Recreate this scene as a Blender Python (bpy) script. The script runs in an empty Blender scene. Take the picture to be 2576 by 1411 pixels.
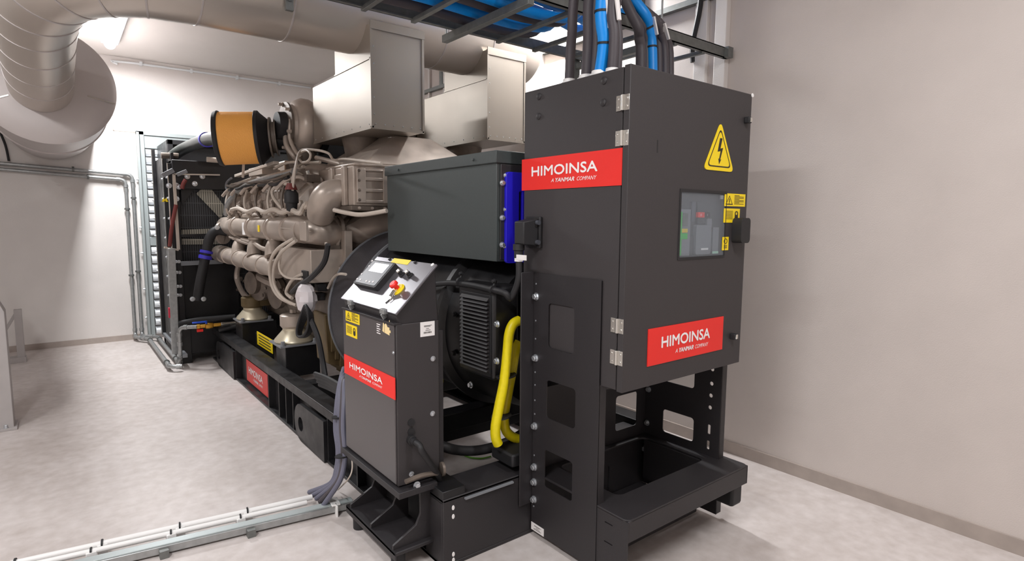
import bpy, math, random
from mathutils import Vector, Matrix
from mathutils.geometry import tessellate_polygon
random.seed(7)
scene = bpy.context.scene
col = scene.collection
# ---------------------------------------------------------------- camera
W, HH, F, CX, CY, EYE = 2576.0, 1411.0, 1454.46, 1288.0, 705.5, Vector((0, 0, 1.7))
yaw, pit, roll = .66459, .10599, .00663
fwd = Vector((math.sin(yaw)*math.cos(pit), math.cos(yaw)*math.cos(pit), -math.sin(pit)))
r0 = Vector((math.cos(yaw), -math.sin(yaw), 0)); u0 = r0.cross(fwd)
rt = r0*math.cos(roll)+u0*math.sin(roll); up = rt.cross(fwd)
cam = bpy.data.cameras.new('camera'); camo = bpy.data.objects.new('camera', cam); col.objects.link(camo)
m = Matrix.Identity(4)
for i in range(3): m[i][0], m[i][1], m[i][2], m[i][3] = rt[i], up[i], -fwd[i], EYE[i]
camo.matrix_world = m
cam.sensor_width = 36; cam.lens = F*36/W; cam.clip_start = .05; cam.clip_end = 60
scene.camera = camo
def A(px, py, x=None, y=None, z=None):
    "the point of the place seen at a pixel of the photograph, on a plane of known x, y or z"
    d = rt*((px-CX)/F) - up*((py-CY)/F) + fwd
    i, v = (0, x) if x is not None else (1, y) if y is not None else (2, z)
    return EYE + d*((v-EYE[i])/d[i])
# ---------------------------------------------------------------- world, lights, exposure
wd = bpy.data.worlds.new('world'); scene.world = wd; wd.use_nodes = True
wd.node_tree.nodes['Background'].inputs[0].default_value = (.9, .92, 1, 1)
wd.node_tree.nodes['Background'].inputs[1].default_value = .15
scene.view_settings.view_transform = 'Standard'; scene.view_settings.look = 'None'
scene.view_settings.gamma = 1; scene.view_settings.use_curve_mapping = False
scene.view_settings.exposure = 0.06
LAMPS = [(.62, 8.0, 130), (-1.5, 4.2, 48), (-1.1, 1.0, 112), (3.58, 3.95, 95), (1.9, -.1, 52)]  # first is seen; left and viewpoint lamps are unseen, added to balance brightness
CEIL = 3.8
def area(name, loc, sx, sy, power, color=(.97, .985, 1)):
    l = bpy.data.lights.new(name, 'AREA'); l.shape = 'RECTANGLE'; l.size = sx; l.size_y = sy; l.energy = power; l.color = color
    o = bpy.data.objects.new(name, l); col.objects.link(o); o.location = loc; return o
for lx, ly, pw in LAMPS: area('lamp_light', (lx, ly, CEIL-.125), .14, 1.15, pw)
# ---------------------------------------------------------------- materials
def lin(c): return tuple(((v/255)/12.92 if v/255 <= .04045 else ((v/255+.055)/1.055)**2.4) for v in c)
def mat(name, rgb, rough=.5, metal=0., noise=0., nscale=20., bump=0., bscale=60., coat=0., rough_var=0., dirt=None, spec=.5):
    m = bpy.data.materials.new(name); m.use_nodes = True; nt = m.node_tree; b = nt.nodes['Principled BSDF']
    c = lin(rgb) + (1,)
    b.inputs['Base Color'].default_value = c; b.inputs['Roughness'].default_value = rough
    b.inputs['Metallic'].default_value = metal; b.inputs['Specular IOR Level'].default_value = spec
    if coat: b.inputs['Coat Weight'].default_value = coat; b.inputs['Coat Roughness'].default_value = .2
    tc = nt.nodes.new('ShaderNodeTexCoord')
    if noise or rough_var:
        n = nt.nodes.new('ShaderNodeTexNoise'); n.inputs['Scale'].default_value = nscale; n.inputs['Detail'].default_value = 6
        nt.links.new(tc.outputs['Object'], n.inputs['Vector'])
        if noise:
            r = nt.nodes.new('ShaderNodeMapRange'); r.inputs[1].default_value = .3; r.inputs[2].default_value = .7
            r.inputs[3].default_value = 1-noise; r.inputs[4].default_value = 1+noise
            nt.links.new(n.outputs['Fac'], r.inputs[0])
            mx = nt.nodes.new('ShaderNodeVectorMath'); mx.operation = 'SCALE'; mx.inputs[0].default_value = c[:3]
            nt.links.new(r.outputs[0], mx.inputs['Scale']); nt.links.new(mx.outputs[0], b.inputs['Base Color'])
        if rough_var:
            r2 = nt.nodes.new('ShaderNodeMapRange'); r2.inputs[1].default_value = .3; r2.inputs[2].default_value = .7
            r2.inputs[3].default_value = max(.02, rough-rough_var); r2.inputs[4].default_value = rough+rough_var
            nt.links.new(n.outputs['Fac'], r2.inputs[0]); nt.links.new(r2.outputs[0], b.inputs['Roughness'])
    if bump:
        n2 = nt.nodes.new('ShaderNodeTexNoise'); n2.inputs['Scale'].default_value = bscale; n2.inputs['Detail'].default_value = 4
        nt.links.new(tc.outputs['Object'], n2.inputs['Vector'])
        bp = nt.nodes.new('ShaderNodeBump'); bp.inputs['Strength'].default_value = bump; bp.inputs['Distance'].default_value = .01
        nt.links.new(n2.outputs['Fac'], bp.inputs['Height']); nt.links.new(bp.outputs[0], b.inputs['Normal'])
    return m
def emit(name, rgb, s):
    m = bpy.data.materials.new(name); m.use_nodes = True; b = m.node_tree.nodes['Principled BSDF']
    b.inputs['Base Color'].default_value = (.8, .8, .8, 1); b.inputs['Emission Color'].default_value = lin(rgb)+(1,); b.inputs['Emission Strength'].default_value = s
    return m
M = dict(
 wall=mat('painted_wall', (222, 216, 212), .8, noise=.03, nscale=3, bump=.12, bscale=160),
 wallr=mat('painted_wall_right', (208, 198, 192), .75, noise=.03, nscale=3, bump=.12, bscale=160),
 wallg2=mat('grey_wall_paint', (140, 134, 130), .85, noise=.03, nscale=3),
 ceil=mat('painted_ceiling', (216, 210, 205), .85, noise=.02, nscale=2),
 skirt=mat('grey_skirting', (172, 160, 152), .75, noise=.08, nscale=9),
 black=mat('black_powder_coat', (42, 39, 41), .5, noise=.12, nscale=180, bump=.08, bscale=420),
 cab=mat('black_cabinet_coat', (56, 52, 53), .6, noise=.10, nscale=260, bump=.1, bscale=500),
 cabs=mat('black_satin_coat_floor_sheen', (70, 65, 66), .42, noise=.10, nscale=260, bump=.08, bscale=500, coat=.5),  # satin coat; colour also lifted for the sheen reflected off the floor
 blk2=mat('black_steel_paint', (26, 25, 27), .42, noise=.2, nscale=7, rough_var=.1),
 rubber=mat('black_rubber', (32, 31, 33), .6),
 gen=mat('dark_green_grey_paint', (62, 68, 68), .5, noise=.06, nscale=120, bump=.05, bscale=300),
 eng=mat('taupe_engine_paint', (178, 165, 154), .36, metal=.3, noise=.10, nscale=9, rough_var=.08),
 engd=mat('dark_cast_engine', (110, 99, 90), .5, metal=.3, noise=.25, nscale=11),
 brown=mat('brown_cast_housing', (104, 88, 60), .5, metal=.3, noise=.25, nscale=6),
 albx=mat('aluminium_box_sheet', (152, 144, 134), .42, metal=.6, noise=.02, nscale=1.2, rough_var=.03),
 alu=mat('aluminium_cladding', (204, 195, 186), .31, metal=.6, noise=.02, nscale=1.2, rough_var=.03, bump=.03, bscale=2.5),
 aluw=mat('dull_aluminium', (196, 189, 187), .42, metal=.5, noise=.03, nscale=4, rough_var=.06),
 galv=mat('galvanised_steel', (168, 170, 170), .42, metal=.7, noise=.12, nscale=30),
 galvd=mat('grey_steel_tray', (120, 122, 120), .5, metal=.6, noise=.12, nscale=30),
 zinc=mat('zinc_bolt', (205, 208, 212), .3, metal=.8),
 chrome=mat('bright_metal', (220, 218, 212), .2, metal=.95),
 cream=mat('cream_metal', (214, 204, 180), .35, metal=.5),
 orange=None, white=mat('white_enamel', (232, 236, 238), .35),
 whitep=mat('white_plastic', (236, 234, 232), .5), paper=mat('white_paper', (238, 234, 232), .8),
 louv=mat('white_grey_louvre', (240, 243, 246), .4, metal=.1),
 lframe=mat('grey_louvre_frame', (176, 184, 184), .45, metal=.3),
 red=mat('red_panel', (238, 42, 34), .45), redd=mat('red_hose', (112, 46, 42), .5),
 yellow=mat('yellow_label', (246, 214, 20), .5), ycab=mat('yellow_cable_sheath', (232, 212, 14), .42, noise=.06, nscale=40),
 bcab=mat('blue_cable_sheath', (0, 142, 232), .42), kcab=mat('dark_grey_cable_sheath', (74, 68, 72), .55),
 gcab=mat('slate_grey_cable_sheath', (104, 104, 120), .5), blue=mat('blue_bracket_paint', (38, 28, 196), .4),
 bclamp=mat('blue_hose_clamp', (64, 56, 190), .35), pale=mat('pale_wire', (196, 184, 172), .5),
 txt=mat('dark_print', (44, 38, 30), .7), wtxt=mat('white_print', (250, 244, 244), .6),
 core=None, screen=None, grn=mat('green_plastic', (20, 190, 60), .4), dgrey=mat('dark_grey_plastic', (70, 72, 78), .45),
 mgrey=mat('mid_grey_plastic', (128, 130, 134), .45), brass=mat('brass', (200, 150, 60), .3, metal=.9),
 plastic=mat('clear_plastic_bag', (215, 208, 210), .3), glass=None, logo=mat('pale_red_panel', (214, 66, 62), .5),
)
# orange pleated filter: fine diagonal dots
m = mat('orange_filter_mesh', (255, 180, 86), .6); nt = m.node_tree
tc = nt.nodes.new('ShaderNodeTexCoord'); vo = nt.nodes.new('ShaderNodeTexVoronoi'); vo.inputs['Scale'].default_value = 95
bp = nt.nodes.new('ShaderNodeBump'); bp.inputs['Strength'].default_value = .5; bp.inputs['Distance'].default_value = .004
nt.links.new(tc.outputs['Object'], vo.inputs['Vector']); nt.links.new(vo.outputs['Distance'], bp.inputs['Height']); nt.links.new(bp.outputs[0], nt.nodes['Principled BSDF'].inputs['Normal'])
M['orange'] = m
# radiator core / guard: thin vertical wires on dark
def stripes(name, c1, c2, sx, sz, rough=.5):
    m = mat(name, c1, rough); nt = m.node_tree; tc = nt.nodes.new('ShaderNodeTexCoord'); sp = nt.nodes.new('ShaderNodeSeparateXYZ'); nt.links.new(tc.outputs['Object'], sp.inputs[0])
    def saw(out, s, w):
        a = nt.nodes.new('ShaderNodeMath'); a.operation = 'MULTIPLY'; a.inputs[1].default_value = s; nt.links.new(out, a.inputs[0])
        f_ = nt.nodes.new('ShaderNodeMath'); f_.operation = 'FRACT'; nt.links.new(a.outputs[0], f_.inputs[0])
        g = nt.nodes.new('ShaderNodeMath'); g.operation = 'LESS_THAN'; g.inputs[1].default_value = w; nt.links.new(f_.outputs[0], g.inputs[0]); return g.outputs[0]
    mx = nt.nodes.new('ShaderNodeMath'); mx.operation = 'MAXIMUM'; nt.links.new(saw(sp.outputs[0], sx, .35), mx.inputs[0]); nt.links.new(saw(sp.outputs[2], sz, .06), mx.inputs[1])
    mc = nt.nodes.new('ShaderNodeMix'); mc.data_type = 'RGBA'; mc.inputs[6].default_value = lin(c1)+(1,); mc.inputs[7].default_value = lin(c2)+(1,)
    nt.links.new(mx.outputs[0], mc.inputs[0]); nt.links.new(mc.outputs[2], nt.nodes['Principled BSDF'].inputs['Base Color'])
    return m
M['core'] = stripes('radiator_core', (28, 28, 32), (78, 80, 84), 42, 7)
M['mesh'] = stripes('lit_guard_mesh', (120, 118, 108), (196, 192, 178), 42, 7)  # guard wires with the light on them put into the colour
M['screen'] = emit('lit_display', (225, 228, 235), .9)
M['lampglow'] = emit('lamp_diffuser', (255, 248, 250), 6)
g = bpy.data.materials.new('window_glass'); g.use_nodes = True; b = g.node_tree.nodes['Principled BSDF']
b.inputs['Transmission Weight'].default_value = .9; b.inputs['Roughness'].default_value = .05; b.inputs['Base Color'].default_value = (.85, .9, .95, 1); b.inputs['IOR'].default_value = 1.1
M['glass'] = g
# concrete floor
m = mat('concrete_floor', (204, 195, 192), .5, bump=.1, bscale=25); nt = m.node_tree
tc = nt.nodes.new('ShaderNodeTexCoord'); n1 = nt.nodes.new('ShaderNodeTexNoise'); n1.inputs['Scale'].default_value = 1.6; n1.inputs['Detail'].default_value = 10; n1.inputs['Roughness'].default_value = .65
n3 = nt.nodes.new('ShaderNodeTexNoise'); n3.inputs['Scale'].default_value = 14; n3.inputs['Detail'].default_value = 8
cr = nt.nodes.new('ShaderNodeValToRGB'); cr.color_ramp.elements[0].position = .3; cr.color_ramp.elements[0].color = lin((182, 171, 165))+(1,)
cr.color_ramp.elements[1].position = .68; cr.color_ramp.elements[1].color = lin((216, 208, 205))+(1,)
ad = nt.nodes.new('ShaderNodeMath'); ad.operation = 'MULTIPLY_ADD'; ad.inputs[1].default_value = .45
sb = nt.nodes.new('ShaderNodeMath'); sb.operation = 'MULTIPLY'; sb.inputs[1].default_value = .55
for n in (n1, n3): nt.links.new(tc.outputs['Object'], n.inputs['Vector'])
nt.links.new(n1.outputs['Fac'], sb.inputs[0]); nt.links.new(n3.outputs['Fac'], ad.inputs[0]); nt.links.new(sb.outputs[0], ad.inputs[2])
nt.links.new(ad.outputs[0], cr.inputs[0]); nt.links.new(cr.outputs[0], nt.nodes['Principled BSDF'].inputs['Base Color'])
M['floor'] = m
# ---------------------------------------------------------------- mesh helpers
ORG = {}
def V(*a): return Vector(a)
class MB:
    def __init__(s): s.v, s.f = [], []
    def add(s, vs, fs):
        n = len(s.v); s.v += [Vector(p) for p in vs]; s.f += [[i+n for i in f] for f in fs]; return s
    def box(s, a, b):
        x0, x1 = sorted((a[0], b[0])); y0, y1 = sorted((a[1], b[1])); z0, z1 = sorted((a[2], b[2]))
        return s.add([(x0,y0,z0),(x1,y0,z0),(x1,y1,z0),(x0,y1,z0),(x0,y0,z1),(x1,y0,z1),(x1,y1,z1),(x0,y1,z1)],
                     [(0,3,2,1),(4,5,6,7),(0,1,5,4),(1,2,6,5),(2,3,7,6),(3,0,4,7)])
    def hexa(s, lo, hi):   # lo: four points, hi: four points, same order
        return s.add(list(lo)+list(hi), [(0,3,2,1),(4,5,6,7),(0,1,5,4),(1,2,6,5),(2,3,7,6),(3,0,4,7)])
    def bar(s, p, q, w, h=None, upv=(0,0,1)):
        p, q = Vector(p), Vector(q); d = (q-p).normalized(); h = h or w; upv = Vector(upv)
        if abs(d.dot(upv)) > .98: upv = V(0,1,0)
        a = d.cross(upv).normalized(); b = a.cross(d)
        c = [a*sx*w/2+b*sy*h/2 for sx, sy in ((-1,-1),(1,-1),(1,1),(-1,1))]
        return s.hexa([p+k for k in c], [q+k for k in c])
    def lathe(s, p, axis, prof, n=28, sq=1.):   # prof: (distance along axis, radius)
        p = Vector(p); d = Vector(axis).normalized(); t = V(0,0,1) if abs(d.z) < .9 else V(0,1,0)
        a = d.cross(t).normalized(); b = d.cross(a); vs, fs = [], []
        for h, r in prof:
            for i in range(n):
                w = 2*math.pi*i/n; vs.append(p+d*h+(a*math.cos(w)+b*math.sin(w)*sq)*max(r, 1e-5))
        for k in range(len(prof)-1):
            for i in range(n): fs.append((k*n+i, k*n+(i+1)%n, (k+1)*n+(i+1)%n, (k+1)*n+i))
        fs.append(list(range(n))); fs.append([(len(prof)-1)*n+i for i in reversed(range(n))])
        return s.add(vs, fs)
    def cyl(s, p, q, r, n=20, r2=None):
        p, q = Vector(p), Vector(q); return s.lathe(p, q-p, [(0, r), ((q-p).length, r if r2 is None else r2)], n)
    def tube(s, pts, r, n=10, sm=6, closed=False):
        pts = [Vector(p) for p in pts]
        if sm and len(pts) > 2:
            o = []
            for i in range(len(pts)-1):
                p0 = pts[max(i-1, 0)]; p1 = pts[i]; p2 = pts[i+1]; p3 = pts[min(i+2, len(pts)-1)]
                for k in range(sm):
                    t = k/sm; o.append(.5*((2*p1)+(p2-p0)*t+(2*p0-5*p1+4*p2-p3)*t*t+(3*p1-p0-3*p2+p3)*t**3))
            o.append(pts[-1]); pts = o
        rr = r if callable(r) else (lambda t: r)
        d = (pts[1]-pts[0]).normalized(); t = V(0,0,1) if abs(d.z) < .9 else V(0,1,0); a = d.cross(t).normalized(); vs, fs = [], []
        N = len(pts)
        for i, p in enumerate(pts):
            dd = (pts[min(i+1, N-1)]-pts[max(i-1, 0)]).normalized(); a = (a-dd*a.dot(dd)).normalized(); b = dd.cross(a); q = rr(i/(N-1))
            for k in range(n):
                w = 2*math.pi*k/n; vs.append(p+(a*math.cos(w)+b*math.sin(w))*q)
        for i in range(N-1):
            for k in range(n): fs.append((i*n+k, i*n+(k+1)%n, (i+1)*n+(k+1)%n, (i+1)*n+k))
        fs.append(list(reversed(range(n)))); fs.append([(N-1)*n+k for k in range(n)])
        return s.add(vs, fs)
    def prism(s, outer, holes, o, u, v, n, th):   # 2-D outline with holes in the (u, v) plane at o, thickness along n
        o, u, v, n = Vector(o), Vector(u), Vector(v), Vector(n); loops = [outer]+list(holes)
        flat = [p for l in loops for p in l]; tri = tessellate_polygon([[V(p[0], p[1], 0) for p in l] for l in loops])
        N = len(flat); vs = [o+u*p[0]+v*p[1] for p in flat]+[o+u*p[0]+v*p[1]+n*th for p in flat]; fs = []
        for t in tri: fs.append(tuple(t)); fs.append(tuple(i+N for i in reversed(t)))
        k = 0
        for l in loops:
            L = len(l)
            for i in range(L): a, b = k+i, k+(i+1) % L; fs.append((a, b, b+N, a+N))
            k += L
        return s.add(vs, fs)
    def bolt(s, p, n, r=.012, h=.01):
        p, n = Vector(p), Vector(n).normalized(); s.lathe(p, n, [(0, r*1.35), (h*.25, r*1.35)], 14); return s.lathe(p+n*h*.25, n, [(0, r), (h*.9, r), (h, r*.85)], 6)
    def build(s, name, m, parent=None, bevel=0., smooth=35):
        me = bpy.data.meshes.new(name); off = ORG.get(parent.name, V(0,0,0)) if parent else V(0,0,0)
        me.from_pydata([tuple(p-off) for p in s.v], [], [list(f) for f in s.f]); me.validate()
        import bmesh
        bm = bmesh.new(); bm.from_mesh(me); bmesh.ops.recalc_face_normals(bm, faces=bm.faces); bm.to_mesh(me); bm.free()
        me.materials.append(M[m] if isinstance(m, str) else m)
        o = bpy.data.objects.new(name, me); col.objects.link(o)
        if smooth:
            me.shade_smooth(); me.set_sharp_from_angle(angle=math.radians(smooth))
        if bevel:
            bv = o.modifiers.new('bevel', 'BEVEL'); bv.width = bevel; bv.segments = 2; bv.limit_method = 'ANGLE'; bv.angle_limit = math.radians(40); bv.harden_normals = False
        if parent: o.parent = parent; ORG[o.name] = off
        return o
def tag(o, label, cat, group=None, kind=None):
    if label: o['label'] = label
    if cat: o['category'] = cat
    if group: o['group'] = group
    if kind: o['kind'] = kind
    return o
def thing(name, loc, label, cat, group=None):
    o = bpy.data.objects.new(name, None); col.objects.link(o); o.location = loc; o.empty_display_size = .1; ORG[o.name] = Vector(loc); return tag(o, label, cat, group)
def struct(o): o['kind'] = 'structure'; return o
def copy_tree(o, dloc=(0,0,0), parent=None):
    c = o.copy(); col.objects.link(c)
    if parent: c.parent = parent
    else: c.location = Vector(o.location)+Vector(dloc)
    for ch in [k for k in bpy.data.objects if k.parent == o]: copy_tree(ch, parent=c)
    return c
def rrect(a0, a1, b0, b1, r, k=4):
    out = []
    for cx_, cy_, s0 in ((a1-r, b0+r, -90), (a1-r, b1-r, 0), (a0+r, b1-r, 90), (a0+r, b0+r, 180)):
        for i in range(k+1):
            w = math.radians(s0+90*i/k); out.append((cx_+r*math.cos(w), cy_+r*math.sin(w)))
    return out
# faces: 'L' looks towards -x (reading direction -y), 'D' looks towards -y (reading direction +x)
class Face:
    def __init__(s, o, u, v, n): s.o, s.u, s.v, s.n = Vector(o), Vector(u).normalized(), Vector(v).normalized(), Vector(n).normalized()
    def p(s, a, b, h=0.): return s.o+s.u*a+s.v*b+s.n*h
    def rect(s, mb, a0, a1, b0, b1, h0, h1, r=0.):
        o = rrect(a0, a1, b0, b1, r) if r else [(a0,b0),(a1,b0),(a1,b1),(a0,b1)]
        return mb.prism(o, [], s.p(0, 0, h0), s.u, s.v, s.n, h1-h0)
    def poly(s, mb, pts, h0, h1, holes=()): return mb.prism(pts, holes, s.p(0, 0, h0), s.u, s.v, s.n, h1-h0)
def faceL(x): return Face((x, 0, 0), (0,-1,0), (0,0,1), (-1,0,0))
def faceD(y): return Face((0, y, 0), (1,0,0), (0,0,1), (0,-1,0))
def text(face, s, a, b, size, h, m, name, parent, align='LEFT', bold=0., sx=1., shear=0., th=.0012, w=None):
    cu = bpy.data.curves.new(name, 'FONT'); cu.body = s; cu.size = 1; cu.align_x = align; cu.offset = 0; cu.shear = shear; cu.extrude = 0
    cu.resolution_u = 3; cu.space_character = 1.0
    t = bpy.data.objects.new('tmp', cu); col.objects.link(t); bpy.context.view_layer.update()
    me = bpy.data.meshes.new_from_object(t.evaluated_get(bpy.context.evaluated_depsgraph_get()))
    bpy.data.objects.remove(t); bpy.data.curves.remove(cu)
    if w: xs = [v.co.x for v in me.vertices]; sx = w/((max(xs)-min(xs))*size); a -= min(xs)*size*sx
    mb = MB()
    for k_, (ox, oy) in enumerate(((-bold, 0), (bold, 0), (0, bold), (0, -bold)) if bold else ((0, 0),)): mb.add([face.p(a+(v.co.x*sx+ox)*size, b+(v.co.y+oy)*size, h+k_*.0003) for v in me.vertices], [list(p.vertices) for p in me.polygons])
    bpy.data.meshes.remove(me)
    o = mb.build(name, m, parent, smooth=0)
    
    return o
def logo(face, a0, a1, b0, b1, parent, h=.0, matn='red', tm='wtxt', tfrac=(.12, .79)):
    w, hh = a1-a0, b1-b0
    p = face.rect(MB(), a0, a1, b0, b1, h, h+.004).build('logo_panel', matn, parent)
    text(face, 'HIMOINSA', a0+w*tfrac[0], b0+hh*.44, hh*.42, h+.0052, tm, 'lettering', p, bold=.024, w=w*(tfrac[1]-tfrac[0]))
    text(face, 'A', a0+w*.335, b0+hh*.21, hh*.16, h+.0052, tm, 'lettering', p, bold=.0, shear=.3, w=w*.03)
    text(face, 'YANMAR', a0+w*.385, b0+hh*.21, hh*.17, h+.0052, tm, 'lettering', p, bold=.03, shear=.3, w=w*.19)
    text(face, 'COMPANY', a0+w*.60, b0+hh*.21, hh*.16, h+.0052, tm, 'lettering', p, bold=.0, shear=.3, w=w*.185)
    return p
def warn_label(face, a0, a1, b0, b1, parent, kind, h=0.):
    "small yellow label: kind 'tri' has a triangle left, 'phone' a pictogram right, 'gear' a ring on top"
    w, hh = a1-a0, b1-b0
    p = face.rect(MB(), a0, a1, b0, b1, h, h+.002).build('warning_label', 'yellow', parent); d = MB()
    def R(x0, x1, y0, y1): face.rect(d, a0+w*x0, a0+w*x1, b0+hh*y0, b0+hh*y1, h+.002, h+.0028)
    if kind == 'tri':
        T = lambda k: [(a0+w*.22+w*.17*k*cx_, b0+hh*.44+hh*.40*k*cy_) for cx_, cy_ in ((-1, -.8), (1, -.8), (0, 1))]
        face.poly(d, T(1), h+.002, h+.0028, [list(reversed(T(.78)))]); R(.205, .235, .28, .6); R(.205, .235, .19, .24)
        for i in range(8): R(.46, .92 if i % 3 else .7, .84-i*.095, .88-i*.095)
    elif kind == 'phone':
        for i in range(7): R(.1, .55, .8-i*.09, .83-i*.09)
        face.poly(d, rrect(a0+w*.68, a0+w*.88, b0+hh*.18, b0+hh*.82, w*.08), h+.002, h+.0028, [list(reversed(rrect(a0+w*.73, a0+w*.83, b0+hh*.55, b0+hh*.75, w*.04)))])
    else:
        c = [(a0+w*.5+w*.28*math.cos(t*math.pi/8), b0+hh*.68+hh*.2*math.sin(t*math.pi/8)) for t in range(16)]
        c2 = [(a0+w*.5+w*.2*math.cos(t*math.pi/8), b0+hh*.68+hh*.15*math.sin(t*math.pi/8)) for t in range(16)]
        face.poly(d, c, h+.002, h+.0028, [list(reversed(c2))])
        for i in range(4): R(.25, .75, .36-i*.07, .39-i*.07)
    d.build('print', 'txt', p, smooth=0); return p
def barcode_label(face, a0, a1, b0, b1, parent, h=0.):
    w, hh = a1-a0, b1-b0
    p = face.rect(MB(), a0, a1, b0, b1, h, h+.002).build('barcode_label', 'paper', parent); d = MB(); x = .22
    while x < .78:
        face.rect(d, a0+w*x, a0+w*(x+.02), b0+hh*.2, b0+hh*.32, h+.002, h+.0026)
        x += random.choice((.035, .05))
    for y0, x0, x1 in ((.72, .25, .8), (.66, .25, .7), (.52, .4, .6), (.4, .35, .7)): face.rect(d, a0+w*x0, a0+w*x1, b0+hh*y0, b0+hh*(y0+.03), h+.002, h+.0026)
    d.build('print', 'txt', p, smooth=0); return p
# ================================================================ the room
XR, YB = 3.8, 9.46
def bxo(name, a, b, m, bevel=0): return MB().box(a, b).build(name, m, None, bevel)
struct(bxo('floor', (-3, -3, -.1), (XR+.1, YB+.1, 0), 'floor'))
struct(bxo('ceiling', (-3, -3, CEIL), (XR+.1, YB+.1, CEIL+.1), 'ceil'))
struct(bxo('wall_back', (-3, YB, 0), (XR+.1, YB+.1, CEIL), 'wall'))
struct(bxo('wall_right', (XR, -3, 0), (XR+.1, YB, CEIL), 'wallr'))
struct(bxo('wall_left', (-3.1, -3, 0), (-3, YB+.1, CEIL), 'wall'))
struct(bxo('wall_front', (-3, -3.1, 0), (XR+.1, -3, CEIL), 'wall'))
struct(bxo('trim_1', (3.36, 7.6, 0), (XR, YB, CEIL), 'wall'))            # boxed-in corner
struct(MB().box((XR-.014, -3, 0), (XR, 7.6, .085)).build('baseboard_right', 'skirt'))
struct(MB().box((-3, YB-.014, 0), (.86, YB, .075)).build('baseboard_back', 'skirt'))
# white boxed column, panel joints and high rail on the right wall
s = A(1800, 100, x=XR); y0, y1 = A(1836, 100, x=XR).y, A(1790, 100, x=XR).y
struct(bxo('trim_2', (XR-.05, y0, 0.085), (XR, y0+.09, CEIL), 'wall', .004))
struct(bxo('trim_3', (XR-.035, y1+.02, 2.2), (XR, y1+.12, CEIL), 'wall', .004))
p, q = A(1650, 36, x=XR-.03), A(1780, -20, x=XR-.03)
rl = MB().box((XR-.05, 2.5, 3.27), (XR, 7.6, 3.31)); 
for y in (3.15, 4.2, 5.2, 6.2): rl.box((XR-.045, y, 3.31), (XR-.005, y+.05, CEIL))
tag(rl.build('wall_channel', 'galvd'), 'grey strut channel with uprights fixed high along the right wall', 'channel')
# cladding panels with vertical ribs high on the right wall, seen between the two exhaust boxes
for i in range(9): struct(bxo('trim_%d' % (4+i), (XR-.03, 4.0+i*.36, 2.95), (XR, 4.03+i*.36, CEIL), 'wall'))
rl = MB().box((XR-.10, 4.0, 2.80), (XR, 7.5, 2.84)).box((XR-.03, 4.0, 2.84), (XR, 7.5, 2.93))
tag(rl.build('wall_rail', 'galvd'), 'grey rail on the right wall seen between the two exhaust boxes', 'rail')
# thin white conduit under the ceiling on the back wall
c = MB().tube([(.75, YB-.03, CEIL-.1), (.9, YB-.03, CEIL-.06), (3.3, YB-.03, CEIL-.05)], .014, 8, 3)
for x in (1.0, 1.6, 2.2, 2.8): c.box((x, YB-.05, CEIL-.08), (x+.03, YB, CEIL-.03))
tag(c.build('conduit', 'white'), 'thin white conduit along the top of the back wall', 'conduit')
# joint line on back wall left of the louvre
struct(MB().box((.66, YB-.004, 2.83), (.92, YB, 2.842)).box((.655, YB-.004, 2.83), (.665, YB, 3.2)).build('trim_20', 'skirt'))
# ---------------------------------------------------------------- lamps
def lamp(x, y, label, first=None):
    if first: c = copy_tree(first, (x-first.location.x, y-first.location.y, 0)); c['label'] = label; return c
    t = thing('ceiling_lamp', (x, y, CEIL), label, 'lamp')
    MB().box((x-.09, y-.64, CEIL-.05), (x+.09, y+.64, CEIL)).build('housing', 'white', t, .008)
    MB().lathe((x, y-.62, CEIL-.06), (0, 1, 0), [(0, .02), (.01, .05), (.03, .06), (1.21, .06), (1.23, .05), (1.24, .02)], 20).build('diffuser', 'lampglow', t)
    return t
l0 = lamp(.62, 8.0, 'glowing tubular lamp on the ceiling above the silencer side of the room')
for (x, y, p_), lb in zip(LAMPS[1:], ('unseen tubular ceiling lamp added as fill over the open floor left of the generating set', 'unseen tubular ceiling lamp added left of the viewpoint', 'tubular ceiling lamp by the right wall behind the exhaust duct', 'unseen tubular ceiling lamp added right of the viewpoint to brighten the right wall')):
    lamp(x, y, lb, l0)
# ---------------------------------------------------------------- louvre on the back wall
t = thing('wall_louvre', (.92, YB, 0), 'tall grey-framed white louvre on the back wall behind the radiator', 'louvre')
x0, x1, zt, zm = .905, 3.2, 2.85, 1.36
f = MB().box((x0, YB-.07, .03), (x0+.09, YB, zt)).box((x0, YB-.07, zt-.05), (x1, YB, zt)).box((x0+.09, YB-.05, zt-.22), (x1, YB-.0, zt-.05))
f.box((x0+.09, YB-.06, zm-.06), (x1, YB, zm+.06)).box((x0, YB-.12, .03), (x0+.03, YB-.07, zt-.02))
f.build('frame', 'lframe', t, .004)
bz = MB()
for z in (2.2, 1.55, 1.2, .7, .3): bz.bolt((x0-.0, YB-.04, z), (-1, 0, 0), .012, .02)
bz.build('fixing_bolts', 'zinc', t)
n = 0
for za, zb, cnt in ((zm+.06, zt-.22, 11), (.05, zm-.06, 10)):
    st = (zb-za)/cnt
    for i in range(cnt):
        z = za+i*st; pr = [(0, 0), (-.05, .01), (-.075, st*.3), (-.075, st*.55), (-.03, st*.85), (0, st*.9)]
        mb = MB(); vs = []; L = (x0+.10, x0+.46, 1.0, x1)
        for a, b in ((x0+.1, x0+.28), (x0+.3, x1)):
            k = len(pr); vs = [(a, YB+p_[0]-.01, z+p_[1]) for p_ in pr]+[(b, YB+p_[0]-.01, z+p_[1]) for p_ in pr]
            mb.add(vs, [list(range(k)), [k+j for j in reversed(range(k))]]+[(j, (j+1) % k, k+(j+1) % k, k+j) for j in range(k)])
        mb.build('slat', 'louv', t, .003)
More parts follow.
